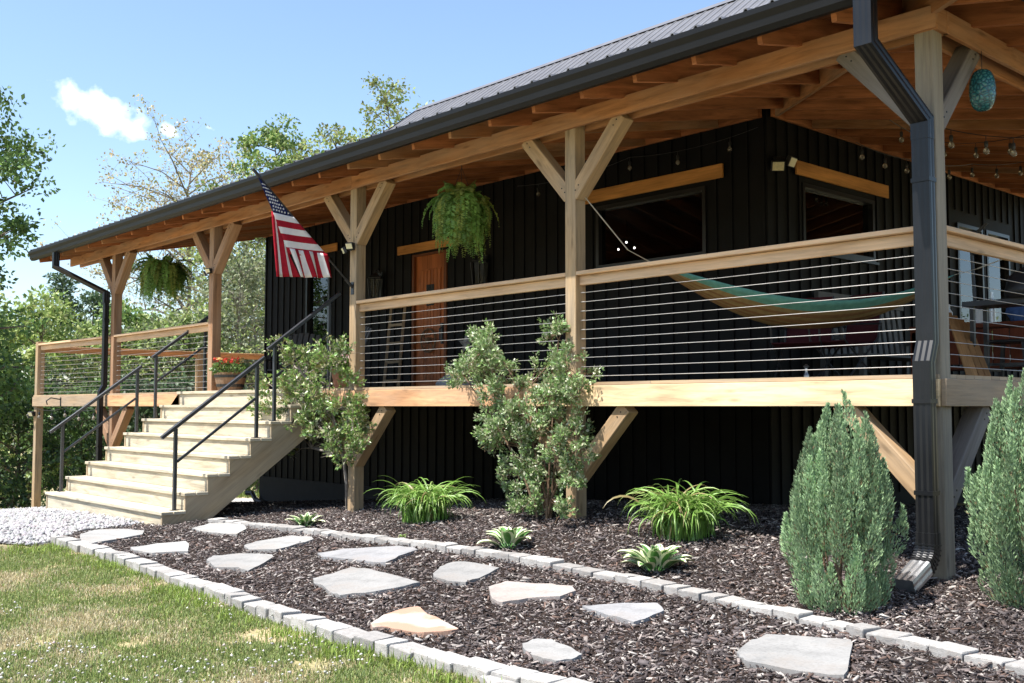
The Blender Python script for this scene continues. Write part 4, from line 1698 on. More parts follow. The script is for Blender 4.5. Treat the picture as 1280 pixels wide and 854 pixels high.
# ------------------------------------------------------------------ railings
def railing(label, p0, p1, zr=1.27, mat='rail', z0r=None, ncab=10, caps=True, w0=.0):
    p0, p1 = Vector((p0[0], p0[1], 0)), Vector((p1[0], p1[1], 0))
    c = (p0 + p1) / 2
    t = thing('porch_railing', label, 'railing', (c.x, c.y, ZD), 'cable railings round the porch')
    d_ = (p1 - p0).normalized()
    nv = Vector((-d_.y, d_.x, 0))
    za = z0r if z0r is not None else zr
    q0 = p0 + Vector((0, 0, za)); q1 = p1 + Vector((0, 0, zr))
    m_ = MB(); m_.beam(q0 - Vector((0, 0, .019)), q1 - Vector((0, 0, .019)), .14, .038)
    m_.build('top_rail', M[mat], t, bevel=.005)
    m_ = MB(); m_.beam(q0 - Vector((0, 0, .085)), q1 - Vector((0, 0, .085)), .038, .09)
    m_.build('side_rail', M[mat], t, bevel=.004)
    for k in range(ncab):
        z = ZD + .06 + k * (za - .17 - ZD - .02) / (ncab - .2)
        m_ = MB()
        e0, e1 = p0 + Vector((0, 0, z)), p1 + Vector((0, 0, z + (zr - za) * k / ncab))
        md_ = (e0 + e1) / 2 - Vector((0, 0, .004))
        m_.tube([e0, e0 + d_ * .05, e0 + d_ * .052, md_, e1 - d_ * .052, e1 - d_ * .05, e1], [.006, .006, .0027, .0027, .0027, .006, .006], 6)
        m_.build('cable', M['cable'], t)
    return t


railing('cable railing left of the corner post, in front of the hammock', (PX[1] + .07, PY), (PX[0] - .07, PY))
railing('cable railing in front of the orange door and ladder', (PX[2] + .07, PY), (PX[1] - .07, PY))
railing('cable railing left of the stair top, between two reddish posts', (PX[4] + .07, PY), (PX[3] - .07, PY), 1.25, z0r=1.24)
railing('far cable railing from the end deck post to the downspout post', (-22.0, PY), (PX[4] - .07, PY), 1.24, z0r=1.26)
railing('distant cable railing along the open far side of the deck', (-22.07, PY + .07), (-22.07, 10.43), 1.22, 'beam_mid')
railing('distant cable railing running behind the left end of the house', (-22.07, 10.57), (-22.07, 14.53), 1.22, 'beam_mid')
railing('cable railing of the side porch right of the corner post', (PX[0], PY + .07), (PX[0], 10.68))
railing('cable railing of the side porch towards the back of the house', (PX[0], 10.82), (PX[0], 14.38))

# ------------------------------------------------------------------ stairs
st = thing('stairs', 'wide pale wooden stairs of eight steps up to the porch', 'stairs', (-13.4, 6.0, -1.4))
NR = 8
GZ = -1.40
RI = (ZD - GZ) / NR
TD = (6.955 - 5.05) / (NR - 1)
for i in range(NR):
    y = 5.05 + TD * i
    z0_, z1_ = GZ + RI * i, GZ + RI * (i + 1)
    m_ = MB()
    m_.box(STX0 + .04, STX1 - .04, y + .012, y + .048, z0_ - (.05 if i == 0 else 0), z1_ - .04)
    m_.build('riser', M['stair'], st, bevel=.003)
    m_ = MB()
    yb = y + TD + .011 if i < NR - 1 else 6.98
    if i < NR - 1:
        h = (yb - (y - .012)) / 2
        m_.box(STX0 - .015, STX1 + .015, y - .012, y - .012 + h - .008, z1_ - .038, z1_)
        m_.box(STX0 - .015, STX1 + .015, y - .012 + h, yb - .001, z1_ - .038, z1_)
    else:
        m_.box(STX0 - .015, STX1 + .015, y - .012, 6.982, z1_ - .038, z1_ + .003)
    m_.build('tread', M['stair'], st, bevel=.004)
for xs in (STX0, STX1 - .038):
    poly = []
    for i in range(NR):
        y = 5.05 + TD * i
        poly.append((xs, y + .005, GZ + RI * i - (.08 if i == 0 else 0) - (.0 if i == 0 else .039)))
        poly.append((xs, y + .005, GZ + RI * (i + 1) - .039))
    poly.append((xs, 6.955, ZD - .039))
    poly.append((xs, 6.955, -.36))
    poly.append((xs, 5.42, GZ - .08))
    # triangulated sides through bmesh
    bm = bmesh.new()
    f_ = bm.faces.new([bm.verts.new((p[0] + 13.4, p[1] - 6.0, p[2] + 1.4)) for p in poly])
    ex = bmesh.ops.extrude_face_region(bm, geom=[f_])
    for e in ex['geom']:
        if isinstance(e, bmesh.types.BMVert): e.co.x += .038
    bmesh.ops.triangulate(bm, faces=[f for f in bm.faces if len(f.verts) > 4])
    bmesh.ops.recalc_face_normals(bm, faces=bm.faces)
    ul = bm.loops.layers.uv.new('UVMap')
    sl_ = math.atan2(RI, TD)
    for f in bm.faces:
        for l in f.loops:
            yy, zz = l.vert.co.y, l.vert.co.z
            l[ul].uv = (yy * math.cos(sl_) + zz * math.sin(sl_), -yy * math.sin(sl_) + zz * math.cos(sl_) + xs)
    me = bpy.data.meshes.new('stringer')
    bm.to_mesh(me); bm.free()
    me.materials.append(M['stringer'])
    link_mesh(me, 'stringer', st, None)


def tread_z(y):
    i = max(0, min(NR - 1, int((y - 5.05) / TD)))
    return GZ + RI * (i + 1)


def handrail(label, x, ya, yb, ext0, ext1, hgt=.96):
    t = thing('stair_handrail', label, 'handrail', (x, ya, tread_z(ya)), 'black stair handrails')
    slope = RI / TD
    za = tread_z(ya) + hgt
    zb = za + slope * (yb - ya)
    for y_, ztop in ((ya, za), (yb, zb)):
        m_ = MB(); m_.box(x - .02, x + .02, y_ - .02, y_ + .02, tread_z(y_) + .004, ztop - .02)
        m_.build('baluster_post', M['handrail'], t, bevel=.004)
        m_ = MB(); m_.box(x - .045, x + .045, y_ - .045, y_ + .045, tread_z(y_) + .0005, tread_z(y_) + .008)
        m_.build('base_plate', M['handrail'], t)
    m_ = MB(); m_.beam((x, ya - ext0, za - ext0 * slope), (x, yb + ext1, zb + ext1 * slope), .045, .045)
    m_.build('grip_rail', M['handrail'], t, bevel=.006)
    m_ = MB(); m_.beam((x, ya + .02, za - .42 + .02 * slope), (x, yb - .02, zb - .42 - .02 * slope), .03, .03)
    m_.build('mid_rail', M['handrail'], t, bevel=.004)


handrail('lower black handrail on the far left side of the stairs', STX0 + .10, 5.22, 6.28, .17, .06)
handrail('upper black handrail on the far left side of the stairs', STX0 + .10, 6.56, 7.34, .06, .10)
handrail('lower black handrail on the near right side of the stairs', STX1 - .12, 5.25, 6.28, .17, .1)
handrail('upper black handrail on the near right side behind the small tree', STX1 - .12, 6.52, 7.30, .1, .16)
#PART3
# ================================================================== FLAG
FX = PX[2]
ft = thing('flag', 'american flag hanging in folds from an angled pole on a porch post', 'flag', (FX, PY - .07, 1.44))
b0 = Vector((FX, PY - .075, 1.44))
_tip = atX(316, 211, FX)
pd = (_tip - b0).normalized()
PLN = (_tip - b0).length
mb = MB()
mb.tube([b0, b0 + pd * PLN], [.0105, .0095], 8)
mb.tube([b0 + pd * (PLN - .14), b0 + pd * PLN], .019, 8)
mb.build('pole', M['black_metal'], ft, smooth=False)
mb = MB()
mb.box(FX - .03, FX + .03, PY - .078, PY - .0705, 1.35, 1.50)
mb.tube([b0 - pd * .02, b0 + pd * .13], .018, 8)
mb.build('bracket', M['black_metal'], ft)


def FP(u, v, dx=0.0):
    p = atX(u, v, FX)
    return Vector((FX + dx, p.y, p.z))


fm = MB()


def patch4(c, nu, nv, matfun, amp, ph, dx0, freq=7.0, across=0):
    """c: four pixel corners (top-left, top-right, bottom-right, bottom-left)"""
    pts = {}
    for i in range(nu + 1):
        for j in range(nv + 1):
            a, b_ = i / nu, j / nv
            u = (c[0][0] * (1 - a) + c[1][0] * a) * (1 - b_) + (c[3][0] * (1 - a) + c[2][0] * a) * b_
            v = (c[0][1] * (1 - a) + c[1][1] * a) * (1 - b_) + (c[3][1] * (1 - a) + c[2][1] * a) * b_
            w_ = a if across == 0 else b_
            o_ = b_ if across == 0 else a
            pts[i, j] = FP(u, v, dx0 + amp * math.sin(freq * w_ + ph + o_ * .8) * (0.35 + .65 * o_))
    for i in range(nu):
        for j in range(nv):
            fm.face([pts[i, j], pts[i + 1, j], pts[i + 1, j + 1], pts[i, j + 1]], None, matfun(i, j))
    return pts


# canton along the upper pole
can = patch4([(322.5, 222), (326, 223), (366.5, 271.5), (340.5, 266)], 10, 12, lambda i, j: 2, .02, .4, .0, 5.0)
# six lower stripes running off the pole, then folding down
patch4([(340.5, 266), (366.5, 271.5), (411, 323), (359, 318)], 8, 18, lambda i, j: (1, 0, 1, 0, 1, 0)[j // 3], .018, 1.0, .012, 5.0)
# outer stripes hanging down the fly side
patch4([(339.5, 264), (349, 269), (361, 346), (344.5, 346)], 9, 12, lambda i, j: (0, 1, 0)[i // 3], .035, .2, -.01, 6.5)
patch4([(349, 272), (361, 318), (374, 346.5), (361, 346)], 6, 12, lambda i, j: (1, 0)[i // 3], .03, 1.5, .0, 5.0)
patch4([(360, 311), (407, 318), (413.5, 347.5), (372, 347)], 24, 8, lambda i, j: (1, 0, 1, 0, 1, 0, 1, 0)[i // 3], .05, .3, .03, 15.0)
cl = fm.build('flag_cloth', [M['flag_red'], M['flag_white'], M['flag_blue']], ft, smooth=True, recalc=False, weld=True)
md = cl.modifiers.new('thick', 'SOLIDIFY'); md.thickness = .004; md.offset = 0
sm = MB()
for r_ in range(9):
    k = 6 if r_ % 2 == 0 else 5
    b_ = (r_ + .7) / 9.6
    for q_ in range(k):
        a = (q_ + .5) / 6 if k == 6 else (q_ + 1) / 6
        if b_ < .12: continue
        u = (322.5 * (1 - a) + 326 * a) * (1 - b_) + (340.5 * (1 - a) + 366.5 * a) * b_
        v = (222 * (1 - a) + 223 * a) * (1 - b_) + (266 * (1 - a) + 271.5 * a) * b_
        c = FP(u, v, .02 * math.sin(5 * a + .4 + b_ * .8) * (.35 + .65 * b_) + .0055)
        rr_ = .0165 * min(1, .35 + b_)
        # five pointed star as five kites
        for s_ in range(5):
            an = PI / 2 + s_ * 2 * PI / 5
            tip = c + Vector((0, math.cos(an) * rr_, math.sin(an) * rr_))
            l_ = c + Vector((0, math.cos(an + PI / 5) * rr_ * .42, math.sin(an + PI / 5) * rr_ * .42))
            r2_ = c + Vector((0, math.cos(an - PI / 5) * rr_ * .42, math.sin(an - PI / 5) * rr_ * .42))
            sm.face([c, r2_, tip, l_])
so_ = sm.build('star', M['flag_white'], cl, recalc=False)
md = so_.modifiers.new('thick', 'SOLIDIFY'); md.thickness = .002; md.offset = 0

# ================================================================== HAMMOCK
hk = thing('hammock', 'turquoise and brown striped cloth hammock slung across the porch behind the railing', 'hammock', (-5.3, 8.6, .7))
HL = Vector((-6.28, 7.42, 1.33)); HR = Vector((-4.42, 9.54, 1.22))
ax_ = (HR - HL); ax_.z = 0; hl_ = ax_.length; ax_.normalize()
sd_ = Vector((ax_.y, -ax_.x, 0))      # toward the viewer
hm = MB()
nu, nv = 40, 26
P_ = {}
for i in range(nu + 1):
    s_ = i / nu
    wdt = .52 * math.sin(PI * s_) ** .75 + .02
    cz = HL.z * (1 - s_) + HR.z * s_ - .34 * math.sin(PI * s_) ** 1.0
    dep = .205 * math.sin(PI * s_) ** .8
    for j in range(nv + 1):
        t = j / nv * 2 - 1            # -1 far edge, 1 near edge
        c = HL.lerp(HR, s_)
        zz = cz - dep * (1 - abs(t) ** 2.2)
        pl = (.010 * math.sin(j * 1.9 + 2.2 * math.sin(s_ * 4)) + .006 * math.sin(j * 4.1 + s_ * 9)) * math.sin(PI * s_)
        P_[i, j] = Vector((c.x, c.y, 0)) + sd_ * (wdt * t * (.75 if abs(t) < .9 else .78)) + Vector((0, 0, zz)) + sd_ * pl + Vector((0, 0, pl))
pat = {0: 0, 1: 0, 2: 2, 3: 1, 4: 1, 5: 2, 6: 1, 7: 1, 8: 2, 9: 2, 10: 1, 11: 1, 12: 2, 13: 1, 14: 1, 15: 2, 16: 1, 17: 1, 18: 2, 19: 1, 20: 1, 21: 2, 22: 1, 23: 0, 24: 0, 25: 0}
for i in range(nu):
    for j in range(nv):
        hm.face([P_[i, j], P_[i + 1, j], P_[i + 1, j + 1], P_[i, j + 1]], None, pat[j])
o = hm.build('hammock_cloth', [M['turq_cloth'], M['olive_cloth'], M['brown_cloth']], hk, smooth=True, recalc=False, weld=True)
md = o.modifiers.new('thick', 'SOLIDIFY'); md.thickness = .004
rp = MB(); rp2 = MB()
top = Vector((PX[1] + .075, PY + .02, 2.02))
for j in range(0, nv + 1, 2):
    rp.tube([HL - ax_ * .22 + Vector((0, 0, .12)), P_[0, j]], .003, 4)
    rp2.tube([HR + ax_ * .22 + Vector((0, 0, .06)), P_[nu, j]], .003, 4)
rp.tube([top, HL - ax_ * .22 + Vector((0, 0, .12))], .006, 6)
rp2.tube([HR + ax_ * .22 + Vector((0, 0, .06)), (PX[0], 10.62, 1.75)], .006, 6)
rp.build('hammock_rope', M['rope'], hk)
rp2.build('hammock_rope', M['rope'], hk)

# ================================================================== LIGHTS AND FITTINGS
def lantern(x, lab):
    t = thing('wall_lantern', lab, 'wall lantern', (x, HY0 - .1, 1.95), 'wall lanterns beside the door')
    m_ = MB()
    y = HY0 - .15
    m_.box(x - .07, x + .07, HY0 - .045, HY0 - .023, 1.93, 2.42)
    m_.tube([(x, HY0 - .04, 2.40), (x, HY0 - .10, 2.47), (x, y, 2.44), (x, y, 2.39)], .012, 6)
    for sx in (-1, 1):
        for sy in (-1, 1):
            m_.beam((x + sx * .075, y + sy * .075, 1.95), (x + sx * .10, y + sy * .10, 2.30), .014, .014, (1, 0, 0))
    m_.lathe((x, y, 2.30), [(.15, 0), (.15, .015), (.06, .08), (.03, .10)], 4)
    m_.lathe((x, y, 1.90), [(.02, 0), (.10, .03), (.115, .05)], 4)
    m_.build('lantern_frame', M['black_metal'], t)
    m_ = MB()
    m_.lathe((x, y, 1.96), [(.085, 0), (.115, .33)], 4, caps=False)
    m_.build('lantern_glass', M['lantern_glass'], t)
    m_ = MB()
    m_.lathe((x, y, 1.97), [(.015, 0), (.016, .10), (.02, .12), (.028, .16), (.015, .21), (.002, .22)], 8)
    m_.build('lantern_bulb', M['bulb'], t)


lantern(-15.55, 'black wall lantern left of the orange door')
lantern(-12.65, 'black wall lantern right of the orange door, below the hanging fern')


def flood(p, d_, lab, sz=1.0, lens='white'):
    t = thing('flood_light', lab, 'flood light', p, 'outdoor flood lights')
    p = Vector(p); d_ = Vector(d_).normalized()
    s_ = d_.cross(Vector((0, 0, 1))).normalized()
    m_ = MB()
    m_.beam(p, p + d_ * .06 * sz, .12 * sz, .12 * sz)
    m_.build('base', M['black_metal'], t)
    for k in (-1, 1):
        c = p + d_ * .12 * sz + s_ * k * .085 * sz + Vector((0, 0, -.03 - .03 * k)) * sz
        dd_ = (d_ + s_ * k * .45 + Vector((0, 0, -.55))).normalized()
        m_ = MB(); m_.beam(c - dd_ * .025 * sz, c + dd_ * .025 * sz, .14 * sz, .11 * sz)
        h_ = m_.build('lamp_head', M['black_metal'], t, bevel=.006)
        m_ = MB(); m_.beam(c + dd_ * .026 * sz, c + dd_ * .031 * sz, .12 * sz, .092 * sz)
        m_.build('lens', M['lens'], h_)


M['lens'] = plain('lamp_lens', (0.72, 0.66, 0.42), 0.3, var=0.1, scale=40)
flood((HX1 + .024, 11.06, 3.02), (1, -.35, 0), 'two headed flood light on the black wall corner beside the window', 1.15)
flood((PX[2] - .0, PY - .072, 1.93), (0, -1, 0), 'small flood light on the flag post', .7)
flood((PX[3] - .0, PY - .072, 2.0), (0, -1, 0), 'small flood light on the post at the stair top', .6)
flood((-22.07, PY - .072, -.15), (0, -1, 0), 'small flood light low on the end deck post', .8)

# hanging ornament
om = thing('wind_ornament', 'oval turquoise mesh ornament hanging beside the corner post', 'ornament', (-3.40, 7.9, BB))
c = atD(1228, 113, 7.75)
m_ = MB()
prof = [(.02, .155)] + [(.093 * math.sin(a) ** .6, .155 * math.cos(a)) for a in np.linspace(.25, PI - .25, 11)] + [(.02, -.155)]
m_.lathe(c, prof, 22)
m_.build('shade', M['ornament'], om, smooth=True)
m_ = MB()
m_.tube([c + Vector((0, 0, .155)), Vector((c.x, c.y, BB))], .0025, 5)
m_.build('cord', M['black_metal'], om)

# string lights under the side porch ceiling
def string_light(lab, pts, drops, grp='string lights under the side porch roof', r_=.0045):
    t = thing('string_light', lab, 'string lights', pts[0], grp)
    pts = [Vector(p) for p in pts]
    full = []
    for a, b_ in zip(pts[:-1], pts[1:]):
        sag = .035 * (b_ - a).length
        for k in range(10):
            s_ = k / 10
            full.append(a.lerp(b_, s_) - Vector((0, 0, sag * 4 * s_ * (1 - s_))))
    full.append(pts[-1])
    m_ = MB(); m_.tube(full, r_, 5)
    m_.build('wire', M['black_metal'], t)
    n_ = len(full) - 1
    for k in range(drops):
        p = full[int((k + .5) / drops * n_)]
        m_ = MB()
        m_.tube([p, p - Vector((0, 0, .055))], .004, 5)
        m_.lathe(p - Vector((0, 0, .115)), [(.015, 0), (.02, .03), (.018, .06)], 8)
        sk = m_.build('socket', M['black_metal'], t)
        m_ = MB()
        m_.lathe(p - Vector((0, 0, .185)), [(.006, 0), (.026, .015), (.032, .035), (.024, .058), (.013, .072)], 10)
        m_.build('bulb', M['bulb'], sk, smooth=True)


def sl_pt(u, v, Y):
    return atY(u, v, Y)


string_light('nearest string of clear bulbs crossing under the side porch ceiling',
             [sl_pt(1178, 160, 10.0), sl_pt(1290, 172, 10.0)], 3)
string_light('second string of clear bulbs sagging deeper under the side porch ceiling',
             [sl_pt(1112, 150, 11.2), sl_pt(1180, 178, 12.5), sl_pt(1285, 168, 12.0)], 5)
string_light('third string of clear bulbs close to the black side wall',
             [sl_pt(1070, 178, 11.6), sl_pt(1140, 200, 12.6), sl_pt(1215, 205, 14.0), sl_pt(1290, 200, 15.0)], 8)
string_light('row of clear bulbs along the top of the black front wall',
             [(-11.8, HY0 - .1, 3.40), (-9.5, HY0 - .1, 3.44), (-7.4, HY0 - .1, 3.44)], 5, 'string lights under the front porch roof')
string_light('string of bulbs hung under the far end rim beam of the deck',
             [(-22.0, 6.95, -.02), (-20.2, 6.95, -.02), (-18.4, 6.95, -.02)], 5, 'string lights under the deck')

# plant bracket on the far rim beam
m_ = MB()
pb = atY(75, 500, 6.95)
m_.tube([(pb.x, 6.96, .13), (pb.x, 6.78, .16), (pb.x, 6.70, .10), (pb.x, 6.72, .03)], .012, 6)
m_.box(pb.x - .02, pb.x + .02, 6.955, 6.966, .0, .17)
tag(m_.build('plant_hook', M['black_metal'], None, (pb.x, 6.96, .08)), 'black scroll hook fixed to the grey end rim beam', 'hook')

# pendant lamp inside the house, seen through the window
pl = thing('pendant_lamp', 'lit pendant lamp with three bulbs behind the wide front window', 'lamp', (-11.6, 13.0, 3.1))
m_ = MB()
cc = atY(783, 305, 13.0)
m_.tube([(cc.x, 13.0, 3.1), (cc.x, 13.0, cc.z + .12)], .01, 6)
m_.tube([(cc.x - .2, 13.0, cc.z + .1), (cc.x + .2, 13.0, cc.z + .1)], .01, 6)
m_.build('lamp_stem', M['black_metal'], pl)
for (u, v) in ((783, 303), (773, 312), (793, 310)):
    c = atY(u, v, 13.0)
    m_ = MB(); m_.lathe(c - Vector((0, 0, .018)), [(.003, 0), (.014, .008), (.018, .018), (.013, .03), (.006, .036)], 10)
    m_.build('lamp_bulb', M['lit_bulb'], pl, smooth=True)

# ================================================================== THINGS ON THE PORCH
# blanket ladder
lt = thing('wooden_ladder', 'slim wooden ladder leaning on the black wall left of the door', 'ladder', (-15.0, 10.4, ZD))
y0_, y1_, zt_ = 10.30, HY0 - .04, 1.95
xa, xb = atY(479, 486, 10.3).x, atY(497, 486, 10.3).x
xa2, xb2 = atY(488, 385, 10.8).x, atY(505, 385, 10.8).x
for a, b_ in ((xa, xa2), (xb, xb2)):
    m_ = MB(); m_.beam((a, y0_, ZD), (b_, y1_, zt_), .045, .03, (0, 0, 1))
    m_.build('side_pole', M['ladder'], lt)
for k in range(5):
    s_ = .12 + k * .19
    m_ = MB()
    q0 = Vector((xa, y0_, ZD)).lerp(Vector((xa2, y1_, zt_)), s_); q1 = Vector((xb, y0_, ZD)).lerp(Vector((xb2, y1_, zt_)), s_)
    m_.beam(q0, q1, .03, .045)
    m_.build('rung', M['ladder'], lt)

# tin star
sc_ = atY(582, 430, HY0 - .06)
star = []
for k in range(10):
    a = PI / 2 + k * PI / 5
    r_ = .20 if k % 2 == 0 else .085
    star.append((sc_.x + r_ * math.cos(a), HY0 - .05, sc_.z + r_ * math.sin(a)))
m_ = MB()
ctr = (sc_.x, HY0 - .11, sc_.z)
for k in range(10):
    m_.face([ctr, star[k], star[(k + 1) % 10]])
m_.face(list(reversed(star)))
tag(m_.build('metal_star', M['star'], None, (sc_.x, HY0 - .03, sc_.z - .2)), 'grey tin star on the black wall right of the orange door', 'star ornament')

# bundle on the deck
bm = bmesh.new()
bmesh.ops.create_icosphere(bm, subdivisions=3, radius=1)
for v in bm.verts:
    n_ = mnoise.noise(v.co * 2.1 + Vector((3, 1, 2)))
    v.co *= 1 + .28 * n_
    v.co = Vector((v.co.x * .34, v.co.y * .2, max(-.02, v.co.z * .12 + .06)))
me = bpy.data.meshes.new('cloth_bundle'); bm.to_mesh(me); bm.free()
me.materials.append(M['grey_cloth'])
for p in me.polygons: p.use_smooth = True
bp = atY(571, 485, 8.6)
tag(link_mesh(me, 'cloth_bundle', None, (bp.x, bp.y, ZD + .02)), 'crumpled grey bundle lying on the deck below the orange door', 'bundle')


def flower_pot(x, y, r_, h, mat, petals, lab, cat='planter', leafc=(.09, .17, .04), nf=26, bands=True):
    t = thing('flower_planter', lab, cat, (x, y, ZD))
    m_ = MB()
    m_.lathe((x, y, ZD), [(r_ * .74, 0), (r_ * .9, h * .5), (r_, h), (r_ * .92, h), (r_ * .9, h - .03)], 20)
    m_.build('pot', mat, t)
    if bands:
        for zz in (.22, .72):
            m_ = MB()
            q_ = r_ * (.74 + .26 * zz) + .012
            m_.lathe((x, y, ZD + h * zz), [(q_, 0), (q_ + .006, .04)], 20, caps=False)
            m_.build('hoop', M['black_metal'], t)
    m_ = MB(); m_.lathe((x, y, ZD + h - .06), [(r_ * .9, 0), (.01, .03)], 20)
    m_.build('soil', M['soil'], t)
    n_ = 420
    a = RNG.uniform(0, 2 * PI, n_); q_ = np.sqrt(RNG.uniform(0, 1, n_)) * r_ * 1.1
    P_ = np.column_stack([x + q_ * np.cos(a), y + q_ * np.sin(a), ZD + h + RNG.uniform(-.03, .16, n_) * (1.2 - q_ / r_ * .5)])
    D_ = np.column_stack([np.cos(a), np.sin(a), RNG.uniform(-.4, .9, n_)]) + RNG.normal(0, .4, (n_, 3))
    leaves('foliage', P_, D_, RNG.uniform(.04, .075, n_), RNG.uniform(.025, .045, n_), leafcol(n_, leafc, .35), M['leaf_gloss'], t)
    n_ = nf * 9
    ci = RNG.integers(0, nf, n_)
    ca = RNG.uniform(0, 2 * PI, nf); cq = np.sqrt(RNG.uniform(0, 1, nf)) * r_ * 1.05
    cc_ = np.column_stack([x + cq * np.cos(ca), y + cq * np.sin(ca), ZD + h + RNG.uniform(.05, .2, nf)])
    P_ = cc_[ci] + RNG.normal(0, .012, (n_, 3))
    D_ = RNG.normal(0, 1, (n_, 3)); D_[:, 2] = np.abs(D_[:, 2])
    C_ = np.array(petals)[RNG.integers(0, len(petals), nf)][ci] * RNG.uniform(.8, 1.1, (n_, 1))
    leaves('blossom', P_, D_, RNG.uniform(.025, .04, n_), RNG.uniform(.022, .035, n_), C_, M['petal'], t)


flower_pot(-14.12, 7.2, .235, .27, M['barrel'], [(.55, .03, .03), (.6, .06, .05), (.62, .14, .06), (.7, .5, .2)], 'half barrel planter of red flowers at the top of the stairs')
flower_pot(-11.13, 7.22, .16, .24, M['terracotta'], [(.7, .5, .5), (.75, .66, .6), (.6, .25, .3)], 'small clay pot of pale pink flowers beside the flag post', bands=False, nf=20)


def porch_chair(x, y, rz, lab):
    t = thing('porch_chair', lab, 'chair', (x, y, ZD), 'grey slatted porch chairs')
    ca, sa = math.cos(rz), math.sin(rz)

    def T(p):
        return Vector((x + p[0] * ca - p[1] * sa, y + p[0] * sa + p[1] * ca, ZD + p[2]))
    m_ = MB()
    for k in range(6):
        yy = -.25 + k * .09
        m_.beam(T((-.27, yy, .40 - .02 * k)), T((.27, yy, .40 - .02 * k)), .08, .02)
    m_.build('seat', M['chair'], t)
    m_ = MB()
    for k in range(6):
        xx = -.25 + k * .1
        m_.beam(T((xx, .22, .30)), T((xx * 1.15, .50, 1.02 + .06 * math.cos(xx * 5))), .085, .02, tuple(T((0, -1, .3)) - T((0, 0, 0))))
    m_.build('backrest', M['chair'], t)
    for s_ in (-1, 1):
        m_ = MB(); m_.beam(T((s_ * .33, -.34, .58)), T((s_ * .33, .36, .56)), .12, .022)
        m_.build('arm', M['chair'], t)
        m_ = MB(); m_.beam(T((s_ * .30, -.27, 0)), T((s_ * .30, -.27, .57)), .03, .09, tuple(T((0, 1, 0)) - T((0, 0, 0))))
        m_.build('leg', M['chair'], t)
        m_ = MB(); m_.beam(T((s_ * .28, -.30, .36)), T((s_ * .28, .62, .0)), .03, .1)
        m_.build('leg', M['chair'], t)


p = atY(419, 470, 9.2)
porch_chair(p.x, 9.2, math.radians(-15), 'dark slatted chair behind the clay flower pot')
p = atY(362, 470, 9.3)
porch_chair(p.x, 9.3, math.radians(30), 'dark slatted chair behind the small tree, below the left front window')

# grey bench on the side porch behind the hammock
bt = thing('porch_bench', 'grey high backed slatted bench against the side wall behind the hammock', 'bench', (-6.7, 12.8, ZD))
m_ = MB()
for k in range(5):
    m_.box(-7.1 + k * .11, -7.1 + k * .11 + .1, 11.75, 13.9, ZD + .40, ZD + .43)
m_.build('seat', M['chair'], bt)
m_ = MB()
for k in range(14):
    yy = 11.8 + k * .155
    m_.beam((-7.14, yy, ZD + .43), (-7.22, yy, ZD + 1.12), .09, .02, (1, 0, 0))
m_.box(-7.25, -7.19, 11.74, 13.94, ZD + 1.12, ZD + 1.24)
m_.build('backrest', M['bench'] if 'bench' in M else plain('bench_grey', (0.10, 0.10, 0.105), .7), bt)
for yy in (11.78, 13.88):
    m_ = MB(); m_.box(-7.2, -6.55, yy - .04, yy + .04, ZD + .62, ZD + .66); m_.build('arm', M['chair'], bt)
    for xx in (-7.15, -6.62):
        m_ = MB(); m_.box(xx - .035, xx + .035, yy - .035, yy + .035, ZD, ZD + .62); m_.build('leg', M['chair'], bt)


def folding_chair(x, y, rz, lab):
    t = thing('folding_chair', lab, 'folding chair', (x, y, ZD), 'maroon folding chairs')
    ca, sa = math.cos(rz), math.sin(rz)

    def T(p):
        return Vector((x + p[0] * ca - p[1] * sa, y + p[0] * sa + p[1] * ca, ZD + p[2]))
    m_ = MB()
    for s_ in (-1, 1):
        for (a, b_) in (((s_ * .26, -.24, 0), (s_ * .26, .22, .5)), ((s_ * .26, .24, 0), (s_ * .26, -.24, .48)), ((s_ * .26, .2, .42), (s_ * .26, .30, .98)), ((s_ * .26, -.26, .62), (s_ * .26, .26, .64)), ((s_ * .26, -.24, .46), (s_ * .26, -.26, .62))):
            m_.tube([T(a), T(b_)], .011, 6)
    m_.build('chair_frame', M['black_metal'], t)
    m_ = MB()
    for k in range(8):
        z0_, z1_ = k / 8, (k + 1) / 8
        f0 = lambda s_: T((-.26, .21 + .09 * s_, .46 + .52 * s_)); f1 = lambda s_: T((.26, .21 + .09 * s_, .46 + .52 * s_))
        m_.face([f0(z0_), f1(z0_), f1(z1_), f0(z1_)])
    o = m_.build('backrest', M['red_cloth'], t, recalc=False)
    md = o.modifiers.new('t', 'SOLIDIFY'); md.thickness = .012
    m_ = MB()
    for k in range(6):
        a, b_ = k / 6, (k + 1) / 6
        h = lambda s_: .46 - .05 * math.sin(PI * s_)
        m_.face([T((-.26, -.24 + .46 * a, h(a))), T((.26, -.24 + .46 * a, h(a))), T((.26, -.24 + .46 * b_, h(b_))), T((-.26, -.24 + .46 * b_, h(b_)))])
    o = m_.build('seat', M['red_cloth'], t, recalc=False)
    md = o.modifiers.new('t', 'SOLIDIFY'); md.thickness = .012


p = atY(1004, 480, 9.9); folding_chair(p.x, 9.9, math.radians(15), 'maroon folding chair under the left part of the hammock')
p = atY(1040, 480, 9.9); folding_chair(p.x + .1, 10.0, math.radians(-20), 'maroon folding chair under the middle of the hammock')
p = atY(1008, 474, 9.0)
m_ = MB(); m_.box(p.x - .10, p.x + .10, 8.92, 9.08, ZD + .001, ZD + .05)
m_.lathe((p.x, 9.0, ZD + .05), [(.025, 0), (.025, .03), (.012, .06), (.012, .10), (.03, .12), (.005, .14)], 10)
tag(m_.build('deck_lamp', M['zinc'], None, (p.x, 9.0, ZD)), 'small pale metal box lamp standing on the deck below the hammock', 'lamp')

